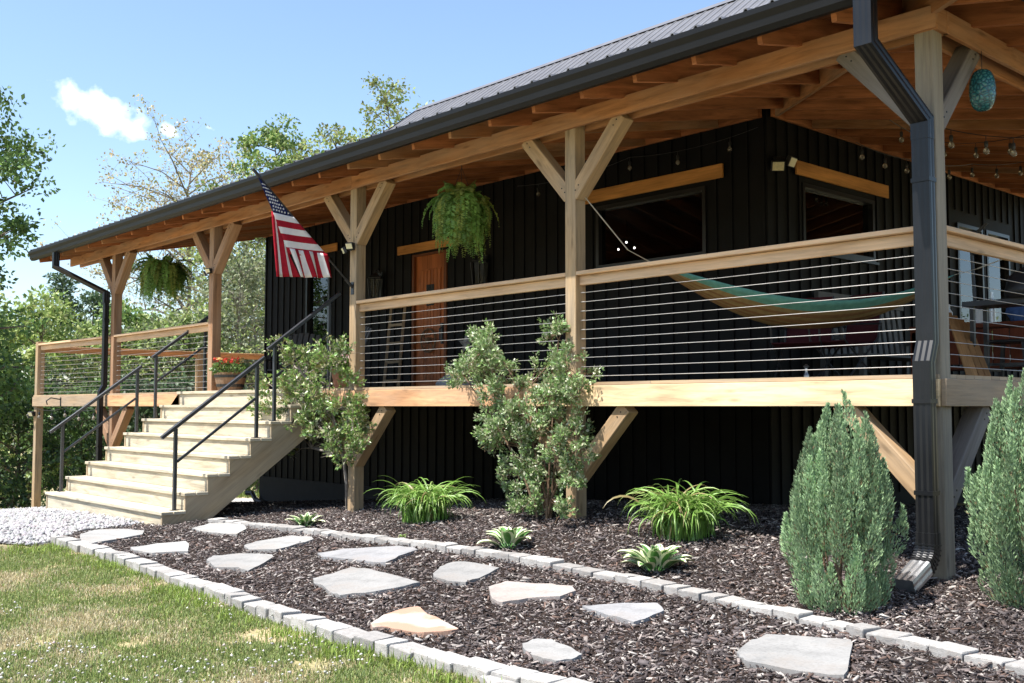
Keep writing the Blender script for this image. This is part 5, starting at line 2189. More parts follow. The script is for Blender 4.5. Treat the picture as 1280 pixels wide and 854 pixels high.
# side porch: clutter right of the corner post
for k, (u0, u1, lab) in enumerate(((1186, 1216, 'leftmost of the leaning planks right of the corner post'), (1193, 1223, 'second leaning plank from the left, right of the corner post'),
                                   (1201, 1231, 'third leaning plank from the left, right of the corner post'), (1209, 1239, 'rightmost of the leaning planks right of the corner post'))):
    a = atD(u0, 392 + k * 4, 10.6 + .05 * k); b_ = atD(u1 - 2, 482, 9.7)
    b_ = Vector((b_.x, b_.y, ZD + .02))
    m_ = MB(); m_.beam(b_, a, .05, .025, (0, 0, 1))
    tag(m_.build('leaning_plank', M['plank'], None, (b_.x, b_.y, ZD)), lab, 'plank', 'planks leaning on the side porch')
ct = thing('potting_table', 'dark red wooden table cluttered with bottles on the side porch', 'table', (-4.6, 11.6, ZD))
tc_ = atD(1236, 470, 11.4)
X0, Y0 = tc_.x, tc_.y
m_ = MB(); m_.box(X0 - .75, X0 + .75, Y0 - .3, Y0 + .3, ZD + .62, ZD + .67); m_.build('tabletop', M['redwood'], ct, bevel=.004)
for sx in (-.7, .7):
    for sy in (-.26, .26):
        m_ = MB(); m_.box(X0 + sx - .035, X0 + sx + .035, Y0 + sy - .035, Y0 + sy + .035, ZD, ZD + .62); m_.build('leg', M['redwood'], ct)
m_ = MB(); m_.box(X0 - .72, X0 + .72, Y0 - .27, Y0 + .27, ZD + .18, ZD + .21); m_.build('shelf', M['redwood'], ct)
m_ = MB()
for k in range(8):
    m_.box(X0 - .72 + k * .18, X0 - .72 + k * .18 + .165, Y0 - .295, Y0 - .275, ZD + .23, ZD + .60)
m_.build('front_board', M['redwood'], ct)
for k, (dx, h, r_, mt, lab) in enumerate(((-.38, .24, .04, 'white', 'tall white bottle near the left end of the red table'), (-.05, .26, .05, 'white', 'white bottle in the middle of the red table'),
                                          (.1, .34, .035, 'zinc', 'slim metal bottle on the red table'), (-.55, .16, .05, 'terracotta', 'small clay jar at the left end of the red table'))):
    m_ = MB(); m_.lathe((X0 + dx, Y0 - .1, ZD + .671), [(r_, 0), (r_, h * .62), (r_ * .4, h * .8), (r_ * .4, h), (.003, h + .001)], 12)
    tag(m_.build('bottle', M[mt], None, (X0 + dx, Y0 - .1, ZD + .671)), lab, 'bottle', 'bottles on the side porch table')
# blue cloth over the table
bm = bmesh.new()
bmesh.ops.create_icosphere(bm, subdivisions=3, radius=1)
for v in bm.verts:
    v.co *= 1 + .3 * mnoise.noise(v.co * 2.5)
    v.co = Vector((v.co.x * .13, v.co.y * .10, v.co.z * .19))
me = bpy.data.meshes.new('cloth_bag'); bm.to_mesh(me); bm.free(); me.materials.append(M['blue_cloth'])
for p_ in me.polygons: p_.use_smooth = True
tag(link_mesh(me, 'cloth_bag', None, (X0 + .38, Y0 - .1, ZD + .83)), 'blue cloth bag standing on the red side porch table', 'bag')


def bar_stool(x, y, lab):
    t = thing('bar_stool', lab, 'stool', (x, y, ZD), 'black metal stools on the side porch')
    m_ = MB(); m_.box(x - .2, x + .2, y - .2, y + .2, ZD + .42, ZD + .45); m_.build('seat', M['black_metal'], t, bevel=.01)
    for sx in (-1, 1):
        for sy in (-1, 1):
            m_ = MB(); m_.beam((x + sx * .23, y + sy * .23, ZD), (x + sx * .17, y + sy * .17, ZD + .42), .035, .035, (0, 1, 0)); m_.build('leg', M['black_metal'], t)
    m_ = MB()
    for sx in (-1, 1):
        m_.beam((x + sx * .21, y - .21, ZD + .15), (x + sx * .21, y + .21, ZD + .15), .025, .025)
    m_.beam((x - .21, y - .21, ZD + .2), (x + .21, y - .21, ZD + .2), .025, .025)
    m_.beam((x - .21, y + .21, ZD + .2), (x + .21, y + .21, ZD + .2), .025, .025)
    m_.build('foot_rail', M['black_metal'], t)


p = atD(1268, 478, 10.6); bar_stool(p.x, p.y, 'low black metal stool right of the leaning planks')
# hanging swing seat silhouette
p = atD(1262, 378, 10.2)
gt = thing('patio_grill', 'black metal patio grill with long side shelf and bent handles', 'grill', (p.x, p.y, ZD))
m_ = MB(); m_.box(p.x - .38, p.x + .55, p.y - .2, p.y + .2, ZD + .76, ZD + .81); m_.build('side_shelf', M['black_metal'], gt)
m_ = MB(); m_.lathe((p.x + .25, p.y, ZD + .811), [(.27, 0), (.28, .08), (.24, .22), (.12, .3), (.02, .32)], 20); m_.build('lid', M['black_metal'], gt, smooth=True)
for sx in (-.3, .48):
    for sy in (-.15, .15):
        m_ = MB(); m_.box(p.x + sx - .02, p.x + sx + .02, p.y + sy - .02, p.y + sy + .02, ZD, ZD + .76); m_.build('leg', M['black_metal'], gt)
m_ = MB()
m_.tube([(p.x - .34, p.y, ZD + .811), (p.x - .36, p.y, ZD + 1.45), (p.x - .2, p.y, ZD + 1.6), (p.x - .34, p.y, ZD + 1.50)], .018, 8)
m_.tube([(p.x - .36, p.y, ZD + 1.3), (p.x - .1, p.y, ZD + 1.36), (p.x + .1, p.y, ZD + 1.34)], .018, 8)
m_.build('handle', M['black_metal'], gt)
# drain outlet by the house corner
m_ = MB()
p = atY(325, 632, HY0 - .3)
zg_ = g(p.x, p.y)
m_.tube([(HX0 + .35, HY0 - .1, zg_ + .05), (HX0 + .0, HY0 - .15, zg_ + .12), (HX0 - .15, HY0 - .15, zg_ + .25), (HX0 - .3, HY0 - .2, zg_ + .24)], .05, 10)
tag(m_.build('drain_pipe', M['black_metal'], None, (HX0, HY0 - .15, zg_)), 'black bent drain pipe at the foot of the house corner behind the stairs', 'drain pipe')
# ================================================================== PLANTS
def axfr(d):
    d = norm(np.atleast_2d(d))
    return d


# ---- junipers
def juniper(cx, cy, H, Rr, seed, lab):
    rng = np.random.default_rng(seed)
    zg = g(cx, cy)
    t = thing('juniper_shrub', lab, 'juniper shrub', (cx, cy, zg), 'junipers in the planting bed')
    Pl, Dl, Ll, Cl = [], [], [], []
    st = MB()
    nplume = 74
    for i in range(nplume):
        a = i * 2.399 + rng.uniform(-.3, .3)
        ca = np.array([math.cos(a), math.sin(a)])
        if i < nplume * .6:            # leaders that make the ragged top
            q = math.sqrt((i + .5) / (nplume * .6))
            r_t = Rr * q * rng.uniform(.85, 1.06)
            h1 = H * (1 - .36 * q ** 1.9) * rng.uniform(.80, 1.03)
            if i < 2: r_t, h1 = Rr * .06, H * (1.0 - .06 * i)
            tip = np.array([ca[0] * r_t, ca[1] * r_t, h1])
            foot = np.array([ca[0] * r_t * .62, ca[1] * r_t * .62, h1 - H * rng.uniform(.30, .44)])
        else:                           # flank plumes down to the ground
            h1 = H * rng.uniform(.14, .58)
            r_t = Rr * (.58 + .44 * min(1, h1 / H / .45)) * rng.uniform(.84, 1.06)
            tip = np.array([ca[0] * r_t, ca[1] * r_t, h1])
            foot = np.array([ca[0] * r_t * .6, ca[1] * r_t * .6, max(.0, h1 - H * rng.uniform(.22, .34))])
        L = np.linalg.norm(tip - foot)
        m = int(820 * L / 0.6)
        s = rng.uniform(0, 1, m) ** .85
        r_ = (.060 * np.sin(np.clip(s * .9 + .1, 0, 1) * PI) ** .8 + .002) * (1.35 - 1.0 * s)
        axd = (tip - foot) / L
        mid = foot[None] * (1 - s[:, None]) + tip[None] * s[:, None]
        mid[:, :2] += (np.array([math.cos(a), math.sin(a)]) * .05)[None] * np.sin(s * PI)[:, None]
        off = norm(rng.normal(size=(m, 3)))
        off -= (off @ axd)[:, None] * axd[None]
        off = norm(off)
        q = rng.uniform(.25, 1, m) ** .5
        P_ = mid + off * (r_ * q)[:, None]
        D_ = axd[None] * rng.uniform(.8, 1.3, (m, 1)) + off * rng.uniform(.25, .8, (m, 1)) + rng.normal(0, .18, (m, 3)) + np.array([0, 0, .25])
        Pl.append(P_); Dl.append(D_)
        Ll.append(rng.uniform(.018, .038, m) * (1.15 - .3 * s))
        tone = rng.uniform(.55, 1.25)
        c = np.array([.255, .37, .205]) * tone
        c = c[None] * rng.uniform(.75, 1.3, (m, 1))
        c = np.where((rng.uniform(0, 1, m) < .10 * (1 - s))[:, None], np.array([.20, .14, .08])[None], c)
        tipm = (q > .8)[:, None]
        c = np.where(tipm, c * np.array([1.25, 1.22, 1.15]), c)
        Cl.append(c)
        if i % 6 == 0:
            st.tube([(cx + rng.uniform(-.05, .05), cy + rng.uniform(-.05, .05), zg), tuple(np.array([cx, cy, zg]) + foot * np.array([.7, .7, .6])), tuple(np.array([cx, cy, zg]) + foot + (tip - foot) * .5)], [.012, .008, .003], 5)
    P_ = np.concatenate(Pl) + np.array([cx, cy, zg])
    P_[:, 2] = np.maximum(P_[:, 2], zg + .005)
    Ls = np.concatenate(Ll)
    leaves('foliage', P_, np.concatenate(Dl), Ls, Ls * .30, np.concatenate(Cl), M['needle'], t)
    st.build('stem', M['twig'], t)


j1 = gnd(1042, 768)
juniper(j1.x, j1.y + .12, 1.36, .335, 5, 'spiky blue green juniper left of the corner post')
j2 = gnd(1290, 764)
juniper(j2.x, j2.y + .1, 1.45, .36, 8, 'spiky blue green juniper cut off by the right edge of view')


# ---- leafy shrubs with stems and clumps
def shrub(cx, cy, stems, clumps, nleaf, lsz, cols, lab, name, cat, bark, rstem=.012, mat='leaf_gloss'):
    """stems: list of polylines (world). clumps: (point, radius, weight)"""
    zg = g(cx, cy)
    t = thing(name, lab, cat, (cx, cy, zg))
    m_ = MB()
    for s_ in stems:
        k = len(s_)
        m_.tube(s_, [rstem * (1 - .65 * i / (k - 1)) for i in range(k)], 6)
    # twigs from the nearest stem point to each clump
    allp = [Vector(p) for s_ in stems for p in s_[1:]]
    for (p, r_, w_) in clumps:
        p = Vector(p)
        q_ = min(allp, key=lambda a: (a - p).length + max(0, a.z - p.z) * 1.5)
        mid = q_.lerp(p, .5) + Vector((random.uniform(-.03, .03), random.uniform(-.03, .03), .03))
        m_.tube([q_, mid, p], [rstem * .4, rstem * .28, .0015], 5)
        for _ in range(3):
            e = p + Vector((random.gauss(0, 1), random.gauss(0, 1), random.gauss(.3, .8))) * r_ * .8
            m_.tube([p.lerp(mid, .3), e], [rstem * .2, .001], 4)
    m_.build('stem', bark, t)
    nsh = 5
    sh0 = np.repeat(np.array([tuple(c[0]) for c in clumps]), nsh, 0)
    shr = np.repeat(np.array([c[1] for c in clumps]), nsh)
    ns_ = len(sh0)
    sh0 = sh0 + RNG.normal(0, .35, (ns_, 3)) * shr[:, None]
    axis_xy = sh0[:, :2] - np.array([cx, cy])
    shd = norm(RNG.normal(0, .6, (ns_, 3)) + np.array([0, 0, .75]) + np.column_stack([axis_xy, np.zeros(ns_)]) * .9)
    shl = shr * RNG.uniform(.9, 2.3, ns_)
    mt_ = MB()
    for k in range(ns_):
        e_ = sh0[k] + shd[k] * shl[k]
        mt_.tube([tuple(sh0[k] - shd[k] * shl[k] * .3), tuple(e_)], [.0022, .0008], 3, caps=False)
    mt_.build('twig', bark, t)['kind'] = 'stuff'
    ci0 = RNG.integers(0, ns_, nleaf)
    f_ = RNG.uniform(0, 1, (nleaf, 1)) ** .8
    o_ = norm(RNG.normal(0, 1, (nleaf, 3)))
    P_ = sh0[ci0] + shd[ci0] * shl[ci0][:, None] * f_ + o_ * .018
    D_ = o_ * .9 + shd[ci0] * .7
    ci = ci0 // nsh
    tone = RNG.uniform(.8, 1.2, len(clumps))[ci][:, None]
    base = np.array(cols)[RNG.integers(0, len(cols), nleaf)]
    c = base * tone * RNG.uniform(.75, 1.3, (nleaf, 1))
    L = RNG.uniform(.45, 1.3, nleaf) * lsz * (1.15 - .4 * f_[:, 0])
    leaves('foliage', P_, D_, L, L * RNG.uniform(.42, .66, nleaf), c, M[mat], t)
    return t


def clump_fill(boxes, Yc, dY, n, r0, r1):
    """boxes of pixels (u0,u1,v0,v1,weight) turned into clump centres in a slab around depth Yc"""
    out = []
    W = np.array([b_[4] for b_ in boxes], float); W /= W.sum()
    for _ in range(n):
        b_ = boxes[RNG.choice(len(boxes), p=W)]
        u, v = RNG.uniform(b_[0], b_[1]), RNG.uniform(b_[2], b_[3])
        p = atY(u, v, Yc + RNG.uniform(-dY, dY))
        out.append((p, RNG.uniform(r0, r1), 1.0))
    return out


# small tree by the stairs
tb = gnd(434, 641)
YT = min(tb.y, 6.55)
tb = Vector((tb.x, tb.y, g(tb.x, tb.y)))
YS = tb.y - .12
boxes = [(395, 445, 505, 560, 2), (330, 380, 475, 500, 1), (320, 400, 478, 550, 4.5), (350, 440, 440, 500, 3), (395, 440, 425, 455, 1.2), (345, 375, 435, 455, .5), (365, 450, 500, 570, 4), (400, 450, 545, 575, 1), (440, 458, 508, 545, .6)]
cl_ = clump_fill(boxes, YS, .34, 150, .06, .11)
tr = [tb - Vector((0, 0, .05)), atY(433, 605, YS), atY(430, 578, YS), atY(424, 545, YS), atY(410, 500, YS), atY(415, 455, YS), atY(412, 430, YS)]
br = [[atY(426, 556, YS), atY(395, 530, YS), atY(360, 500, YS + .1)], [atY(424, 545, YS), atY(440, 520, YS - .1), atY(448, 505, YS)],
      [atY(410, 500, YS), atY(380, 470, YS - .15), atY(355, 445, YS)], [atY(428, 570, YS), atY(390, 560, YS + .1), atY(372, 540, YS + .1)]]
shrub(tb.x, tb.y, [tr] + br, cl_, 15500, .060, [(.16, .27, .06), (.20, .31, .08), (.28, .37, .13), (.24, .23, .09), (.12, .22, .05), (.40, .40, .24)],
      'small green leafy tree with one slim trunk in front of the flag post', 'small_tree', 'tree', M['bark_grey'], .021)

# tall shrub in front of the second post
sb = gnd(683, 652)
YS = sb.y
boxes = [(586, 616, 412, 452, 1.5), (592, 628, 440, 475, 1.6), (598, 640, 440, 500, 2), (565, 600, 455, 490, 1.2), (600, 720, 480, 560, 7), (690, 735, 445, 500, 2.2), (686, 712, 412, 452, 1.3),
         (620, 735, 540, 600, 4), (635, 725, 585, 630, 3.4), (645, 712, 620, 650, 2.0), (600, 640, 500, 560, 1.2), (660, 710, 460, 500, 1), (735, 752, 480, 500, .3)]
cl_ = clump_fill(boxes, YS, .36, 175, .05, .10)
stems = []
for (u, v) in ((598, 428), (604, 440), (580, 470), (640, 470), (665, 480), (698, 425), (725, 480), (700, 530), (640, 540), (655, 560), (720, 560)):
    e = atY(u, v, YS + RNG.uniform(-.25, .25))
    b_ = Vector((sb.x + RNG.uniform(-.08, .08), sb.y + RNG.uniform(-.08, .08), g(sb.x, sb.y) - .03))
    m1_ = b_.lerp(e, .35); m1_.x = b_.x + (e.x - b_.x) * .22
    m2_ = b_.lerp(e, .7); m2_.x = b_.x + (e.x - b_.x) * .6
    stems.append([b_, m1_, m2_, e])
shrub(sb.x, sb.y, stems, cl_, 30000, .042, [(.17, .27, .10), (.20, .30, .12), (.30, .38, .18), (.20, .32, .09), (.15, .24, .08), (.46, .47, .32), (.36, .42, .22)],
      'tall rose-like shrub with many small leaves in front of the second post', 'leafy_shrub', 'shrub', M['twig'], .013)


# ---- daylilies
def daylily(u, v, rad, H, nb, lab, seed):
    c = gnd(u, v)
    t_ = thing('daylily_clump', lab, 'daylily', (c.x, c.y, c.z), 'daylilies in the planting bed')
    rng = np.random.default_rng(seed)
    V, Fn, Lp, Cc = [], [], [], []
    for i in range(nb):
        a = rng.uniform(0, 2 * PI)
        b0_ = np.array([c.x + float(np.clip(rng.normal(0, .28), -.5, .5)) * rad, c.y + float(np.clip(rng.normal(0, .24), -.45, .45)) * rad, c.z])
        L = H * rng.uniform(.75, 1.3)
        el = rng.uniform(math.radians(70), math.radians(90))
        bend = rng.uniform(1.9, 3.4)
        w = rng.uniform(.013, .022)
        hd = np.array([math.cos(a), math.sin(a), 0]); sd = np.array([-math.sin(a), math.cos(a), 0])
        p = b0_.copy(); n = 11
        col = np.array([.21, .37, .075]) * rng.uniform(.7, 1.3)
        if rng.uniform() < .18: col = np.array([.34, .46, .15])
        if rng.uniform() < .05: col = np.array([.33, .27, .12])
        i0 = len(V)
        tw = rng.normal(0, .25)
        for k in range(n + 1):
            s = k / n
            wk = w * min(1, .55 + s * 2.2) * (1 - s ** 3) + .0008
            up_ = np.array([0, 0, 1.0])
            V.append(p - sd * wk / 2 + up_ * wk * (.3 + tw)); V.append(p + up_ * 0); V.append(p + sd * wk / 2 + up_ * wk * (.3 - tw))
            Cc += [col, col * .82, col]
            e_ = el - bend * s ** 1.6
            p = p + (hd * math.cos(e_) + up_ * math.sin(e_)) * L / n
            p[2] = max(p[2], c.z + .012)
        for k in range(n):
            q_ = i0 + k * 3
            for s_ in (0, 1):
                Lp += [q_ + s_, q_ + s_ + 1, q_ + s_ + 4, q_ + s_ + 3]; Fn.append(4)
    np_mesh('foliage', np.array(V), Fn, Lp, M['grass_gloss'], np.array(Cc), t_)


M['grass_gloss'] = leafmat('strap_leaf', 0.4, 0.3, 0.45)
daylily(532, 655, .38, .57, 320, 'arching green daylily clump by the flag post', 3)
daylily(852, 675, .42, .58, 400, 'wide arching daylily clump right of the second post', 4)
daylily(503, 676, .05, .07, 14, 'tiny green sprout by the upper edging row', 5)


# ---- hostas
def hosta(u, v, R_, nl, lab, seed):
    c = gnd(u, v)
    t_ = thing('hosta_plant', lab, 'hosta', (c.x, c.y, c.z), 'hostas along the edging')
    rng = np.random.default_rng(seed)
    m_ = MB()
    for i in range(nl):
        a = i * 2.399 + rng.uniform(-.3, .3)
        f = (i + .5) / nl
        el = math.radians(84 - 56 * f) + rng.normal(0, .08)
        L = R_ * rng.uniform(.85, 1.15) * (.75 + .4 * f)
        W = L * rng.uniform(.46, .60)
        hd = Vector((math.cos(a), math.sin(a), 0)); sd = Vector((-math.sin(a), math.cos(a), 0))
        p = Vector((c.x, c.y, c.z)) + hd * .025
        st_len = R_ * .40
        p1 = p + hd * math.cos(el) * st_len + Vector((0, 0, math.sin(el) * st_len))
        m_.tube([p, p1], [.007, .005], 5, 0)
        n = 9
        rows = []
        q_ = p1.copy()
        for k in range(n + 1):
            s = k / n
            wk = W * math.sin(PI * min(1, s * .93 + .05) ** .8) ** .85
            if k == n: wk = .002
            e_ = el - .95 * s ** 1.3
            nu_ = Vector((0, 0, 1)) * math.cos(e_) - hd * math.sin(e_)
            row = []
            for x_, lift in ((-.5, .20), (-.29, .09), (-.12, .03), (0, 0), (.12, .03), (.29, .09), (.5, .20)):
                wob = .02 * math.sin(s * 14 + i) * abs(x_) * 2
                row.append(q_ + sd * wk * x_ + nu_ * (wk * (lift + wob)))
            rows.append(row)
            q_ = q_ + (hd * math.cos(e_) + Vector((0, 0, math.sin(e_)))) * L / n
        for k in range(n):
            for j in range(6):
                cream = j in (0, 5) or k >= n - 1
                m_.face([rows[k][j], rows[k][j + 1], rows[k + 1][j + 1], rows[k + 1][j]], None, 1 if cream else 0)
    m_.build('foliage', [M['hosta_g'], M['hosta_w']], t_, smooth=True, recalc=False, weld=True)


hosta(382, 661, .15, 20, 'variegated hosta with cream leaf edges left of the flag post', 1)
hosta(637, 688, .185, 16, 'variegated hosta below the tall leafy shrub', 2)
hosta(820, 718, .20, 26, 'largest variegated hosta in front of the wide daylily', 3)


# ---- hanging ferns
def fern(u, v0, v1, Y, Rr, lab, seed):
    c = atY(u, (v0 + v1) / 2, Y)
    zt_ = atY(u, v0, Y).z; zb_ = atY(u, v1, Y).z
    rng = np.random.default_rng(seed)
    H = zt_ - zb_
    zc = zt_ - H * .34                         # basket rim
    t_ = thing('hanging_fern', lab, 'hanging fern', (c.x, c.y, zc), 'ferns hanging from the porch roof')
    m_ = MB()
    m_.lathe((c.x, c.y, zc - .17), [(.09, 0), (.13, .06), (.155, .17), (.145, .17), (.12, .1)], 16)
    m_.build('basket', M['black_metal'], t_)
    m_ = MB()
    for k in range(3):
        a = k * 2 * PI / 3 + .4
        m_.tube([(c.x + .15 * math.cos(a), c.y + .15 * math.sin(a), zc), (c.x, c.y, zt_ + .02)], .003, 5)
    m_.tube([(c.x, c.y, zt_ + .02), (c.x, c.y, max(zt_ + .06, BT + .02))], .006, 6)
    m_.build('hanger', M['black_metal'], t_)
    P_, D_, L_, C_ = [], [], [], []
    for i in range(170):
        a = rng.uniform(0, 2 * PI)
        hd = np.array([math.cos(a), math.sin(a), 0]); sd = np.array([-math.sin(a), math.cos(a), 0])
        el = math.radians(rng.uniform(8, 86)); L = rng.uniform(.62, 1.0) * H * .92
        k2 = rng.uniform(2.1, 3.6) if rng.uniform() < .78 else rng.uniform(.5, 1.4)
        if k2 < 1.5: L *= .58
        p = np.array([c.x, c.y, zc - .02]) + hd * rng.uniform(.02, .12)
        n = 34
        col = np.array([.22, .38, .10]) * rng.uniform(.7, 1.35)
        if rng.uniform() < .3: col = np.array([.30, .36, .09]) * rng.uniform(.8, 1.2)
        for k in range(n):
            s = k / n
            e_ = max(el - k2 * s ** .75 * 1.05, math.radians(-86))
            d_ = hd * math.cos(e_) + np.array([0, 0, math.sin(e_)])
            sc = Rr / .38
            p = p + d_ * L / n * (1.0 if e_ < -1 else .74 * sc)
            ln = .068 * math.sin(PI * min(1, .12 + s * .88)) ** .6 + .008
            for sg in (-1, 1):
                P_.append(p); D_.append(sd * sg + d_ * .35 + np.array([0, 0, -.25]) + rng.normal(0, .12, 3)); L_.append(ln)
                C_.append(col * rng.uniform(.85, 1.15))
    L_ = np.array(L_)
    P_ = np.array(P_)
    k_ = P_[:, 2] > zb_ - .05
    leaves('frond', P_[k_], np.array(D_)[k_], L_[k_], L_[k_] * .46, np.array(C_)[k_], M['fern_leaf'], t_)


fern(577, 212, 322, 7.55, .255, 'big green fern hanging in front of the orange door', 21)
fern(203, 312, 380, 7.55, .42, 'green fern hanging over the stairs against the trees', 22)


# ================================================================== TREES
def tree(u, dist, H, R_, crown0, lab, ncl, nleaf, lsz, cols, seed, trunk_r=.16, name='deciduous_tree', cat='tree', shape='round', clr=.55, bark='bark', xy=None, mat='leaf', group='trees beside and behind the house', wisp=0.0, ntwig=3):
    rng = np.random.default_rng(seed)
    if xy is None:
        d_ = ray(u, 508); p0 = d_ * dist
        x, y = p0.x, p0.y
    else:
        x, y = xy
    z = g(x, y)
    t_ = thing(name, lab, cat, (x, y, z), group)
    m_ = MB()
    lean = rng.normal(0, .03, 2) * H
    tp = []
    for k in range(8):
        s = k / 7
        tp.append(Vector((x + lean[0] * s + rng.normal(0, .012 * H) * (k > 0), y + lean[1] * s + rng.normal(0, .012 * H) * (k > 0), z - .2 + (H * .93 + .2) * s)))
    m_.tube(tp, [trunk_r * (1 - .88 * k / 7) for k in range(8)], 8)
    cl = []
    for i in range(ncl):
        f = crown0 + (1 - crown0) * ((i + rng.uniform(0, 1)) / ncl)
        s = f * 7; k = min(6, int(s)); b_ = tp[k].lerp(tp[k + 1], s - k)
        h = (f - crown0) / (1 - crown0)
        if shape == 'round': pr_ = math.sin(PI * min(1, .16 + h * .80)) ** .6
        elif shape == 'cone': pr_ = (1 - h) ** .85 + .07
        else: pr_ = math.sin(PI * min(1, .3 + h * .68)) ** .7
        L = R_ * pr_ * rng.uniform(.5, 1.12)
        a = i * 2.399 + rng.normal(0, .4)
        el = rng.uniform(.15, .75) if shape != 'cone' else rng.uniform(-.25, .2)
        e = b_ + Vector((math.cos(a) * L * math.cos(el), math.sin(a) * L * math.cos(el), L * math.sin(el)))
        mid = b_.lerp(e, .5) + Vector((rng.normal(0, .06) * L, rng.normal(0, .06) * L, .08 * L if shape != 'cone' else -.02 * L))
        r0 = trunk_r * (.42 - .25 * h)
        m_.tube([b_, mid, e], [r0, r0 * .6, r0 * .14], 5)
        ns = 3 if L > R_ * .4 else 2
        ends = [e]
        for q_ in range(ns):
            s_ = rng.uniform(.35, .95)
            o_ = (b_.lerp(mid, s_ * 2) if s_ < .5 else mid.lerp(e, s_ * 2 - 1))
            ee = o_ + Vector((rng.normal(0, 1), rng.normal(0, 1), rng.normal(.35 if shape != 'cone' else 0, .5))).normalized() * L * rng.uniform(.25, .5)
            m_.tube([o_, ee], [r0 * .4, r0 * .1], 4)
            ends.append(ee)
            if wisp:
                for _ in range(ntwig):
                    e3 = ee + Vector((rng.normal(0, 1), rng.normal(0, 1), rng.normal(.5, .7))).normalized() * L * rng.uniform(.15, .35)
                    m_.tube([o_.lerp(ee, rng.uniform(.3, 1)), e3], [r0 * .16, r0 * .05], 3)
                    ends.append(e3)
        for ee in ends:
            cl.append((ee, clr * rng.uniform(.55, 1.25)))
    m_.build('trunk', M[bark], t_)
    ci = rng.integers(0, len(cl), nleaf)
    C = np.array([c[0] for c in cl])[ci]; Rr = np.array([c[1] for c in cl])[ci]
    o_ = rng.normal(0, 1, (nleaf, 3)); o_ = norm(o_) * rng.uniform(0, 1, (nleaf, 1)) ** .5
    sq = np.array([1, 1, .6]) if shape != 'cone' else np.array([1.2, 1.2, .3])
    P_ = C + o_ * Rr[:, None] * sq
    D_ = o_ + rng.normal(0, .7, (nleaf, 3)) + np.array([0, 0, -.15])
    tone = rng.uniform(.7, 1.25, len(cl))[ci][:, None]
    base = np.array(cols)[rng.integers(0, len(cols), nleaf)]
    L = rng.uniform(.6, 1.25, nleaf) * lsz
    leaves('crown', P_, D_, L, L * (.62 if shape != 'cone' else .4), base * tone * rng.uniform(.75, 1.3, (nleaf, 1)), M[mat], t_)
    return t_


MAPLE = [(.09, .165, .04), (.12, .21, .055), (.15, .24, .07), (.075, .13, .035)]
LIME = [(.24, .33, .09), (.31, .39, .12), (.20, .29, .08), (.37, .41, .16)]
YOUNG = [(.25, .27, .10), (.32, .31, .14), (.22, .26, .08)]
PINE = [(.065, .115, .05), (.085, .135, .06), (.05, .09, .042)]
BUD = [(.40, .37, .18), (.46, .41, .22), (.36, .36, .15), (.40, .31, .18)]
GREY = [(.20, .23, .12), (.25, .27, .16), (.16, .20, .09)]

tree(-75, 25, 11.0, 2.9, .12, 'large green maple at the left edge of view', 50, 17000, .15, MAPLE, 31, .2, clr=.55)
tree(40, 33, 6.6, 2.6, .1, 'bushy yellow green tree low on the left edge', 34, 9000, .17, LIME, 32, .12, clr=.6)
tree(78, 40, 9.8, 1.8, .35, 'thin dark pine standing left of the far gutter end', 34, 6500, .17, PINE, 33, .11, name='pine_tree', shape='cone', clr=.36)
tree(128, 44, 10.0, 3.0, .05, 'dark green pine behind the far downspout', 40, 11000, .19, PINE, 34, .16, name='pine_tree', shape='cone', clr=.6)
tree(165, 36, 7.0, 2.5, .05, 'mid green bushy tree behind the far railing', 36, 10000, .17, MAPLE + LIME, 35, .13, clr=.6)
tree(12, 46, 9.0, 3.4, .05, 'dark bushy tree behind the large maple', 40, 11000, .2, PINE + MAPLE, 36, .16, clr=.7)
tree(232, 48, 17.0, 5.2, .38, 'sparse oak with bare branches and brown buds above the porch roof', 46, 9500, .15, BUD, 37, .22, clr=.4, wisp=1, bark='bark_grey', ntwig=5)
tree(338, 46, 17.6, 3.5, .3, 'bright green tree rising behind the porch roof left of the flag', 44, 12000, .19, LIME + MAPLE, 38, .18, clr=.55)
tree(300, 40, 12.4, 3.0, .3, 'pale green tree between the oak and the flag', 40, 8000, .17, YOUNG + LIME, 39, .15, clr=.5, wisp=1)
tree(440, 46, 17.4, 3.4, .35, 'pale yellow green tree peeping over the roof right of the flag', 38, 7500, .18, LIME + YOUNG, 40, .16, clr=.5)
tree(488, 44, 19.0, 2.0, .55, 'tall thin tree with two leafy tops beside the main roof edge', 30, 4200, .17, LIME + YOUNG, 41, .13, clr=.45, wisp=1)
tree(783, 40, 17.6, 1.2, .7, 'bare twiggy treetop poking above the roof ridge', 14, 260, .13, BUD, 42, .1, clr=.3, wisp=1, bark='bark_grey')
tree(228, 33, 6.2, 2.4, .05, 'grey green tree behind the hanging fern', 36, 9500, .16, GREY + LIME, 43, .13, clr=.55, wisp=1)
tree(290, 35, 8.6, 2.4, .1, 'tall grey green tree with bare twigs beside the house corner', 40, 6500, .15, GREY, 44, .13, clr=.45, wisp=1, bark='bark_grey', ntwig=5)
tree(325, 37, 9.2, 2.0, .1, 'slender tree with bare grey twigs right beside the house corner', 36, 4200, .14, GREY + YOUNG, 45, .11, clr=.42, wisp=1, bark='bark_grey', ntwig=5)
tree(100, 31, 3.6, 2.0, .05, 'low green bush behind the end of the deck', 28, 7000, .15, MAPLE + PINE, 46, .07, clr=.5, name='bush', cat='bush')  # woodland shade is put into the darker leaf colours of these three low bushes
tree(200, 30, 3.4, 2.2, .05, 'low dark bush below the stair railing', 28, 7000, .15, PINE, 47, .07, clr=.5, name='bush', cat='bush')
tree(20, 28, 3.4, 2.2, .05, 'low leafy bush at the far left below the maple', 28, 7000, .14, PINE + MAPLE, 48, .07, clr=.5, name='bush', cat='bush')
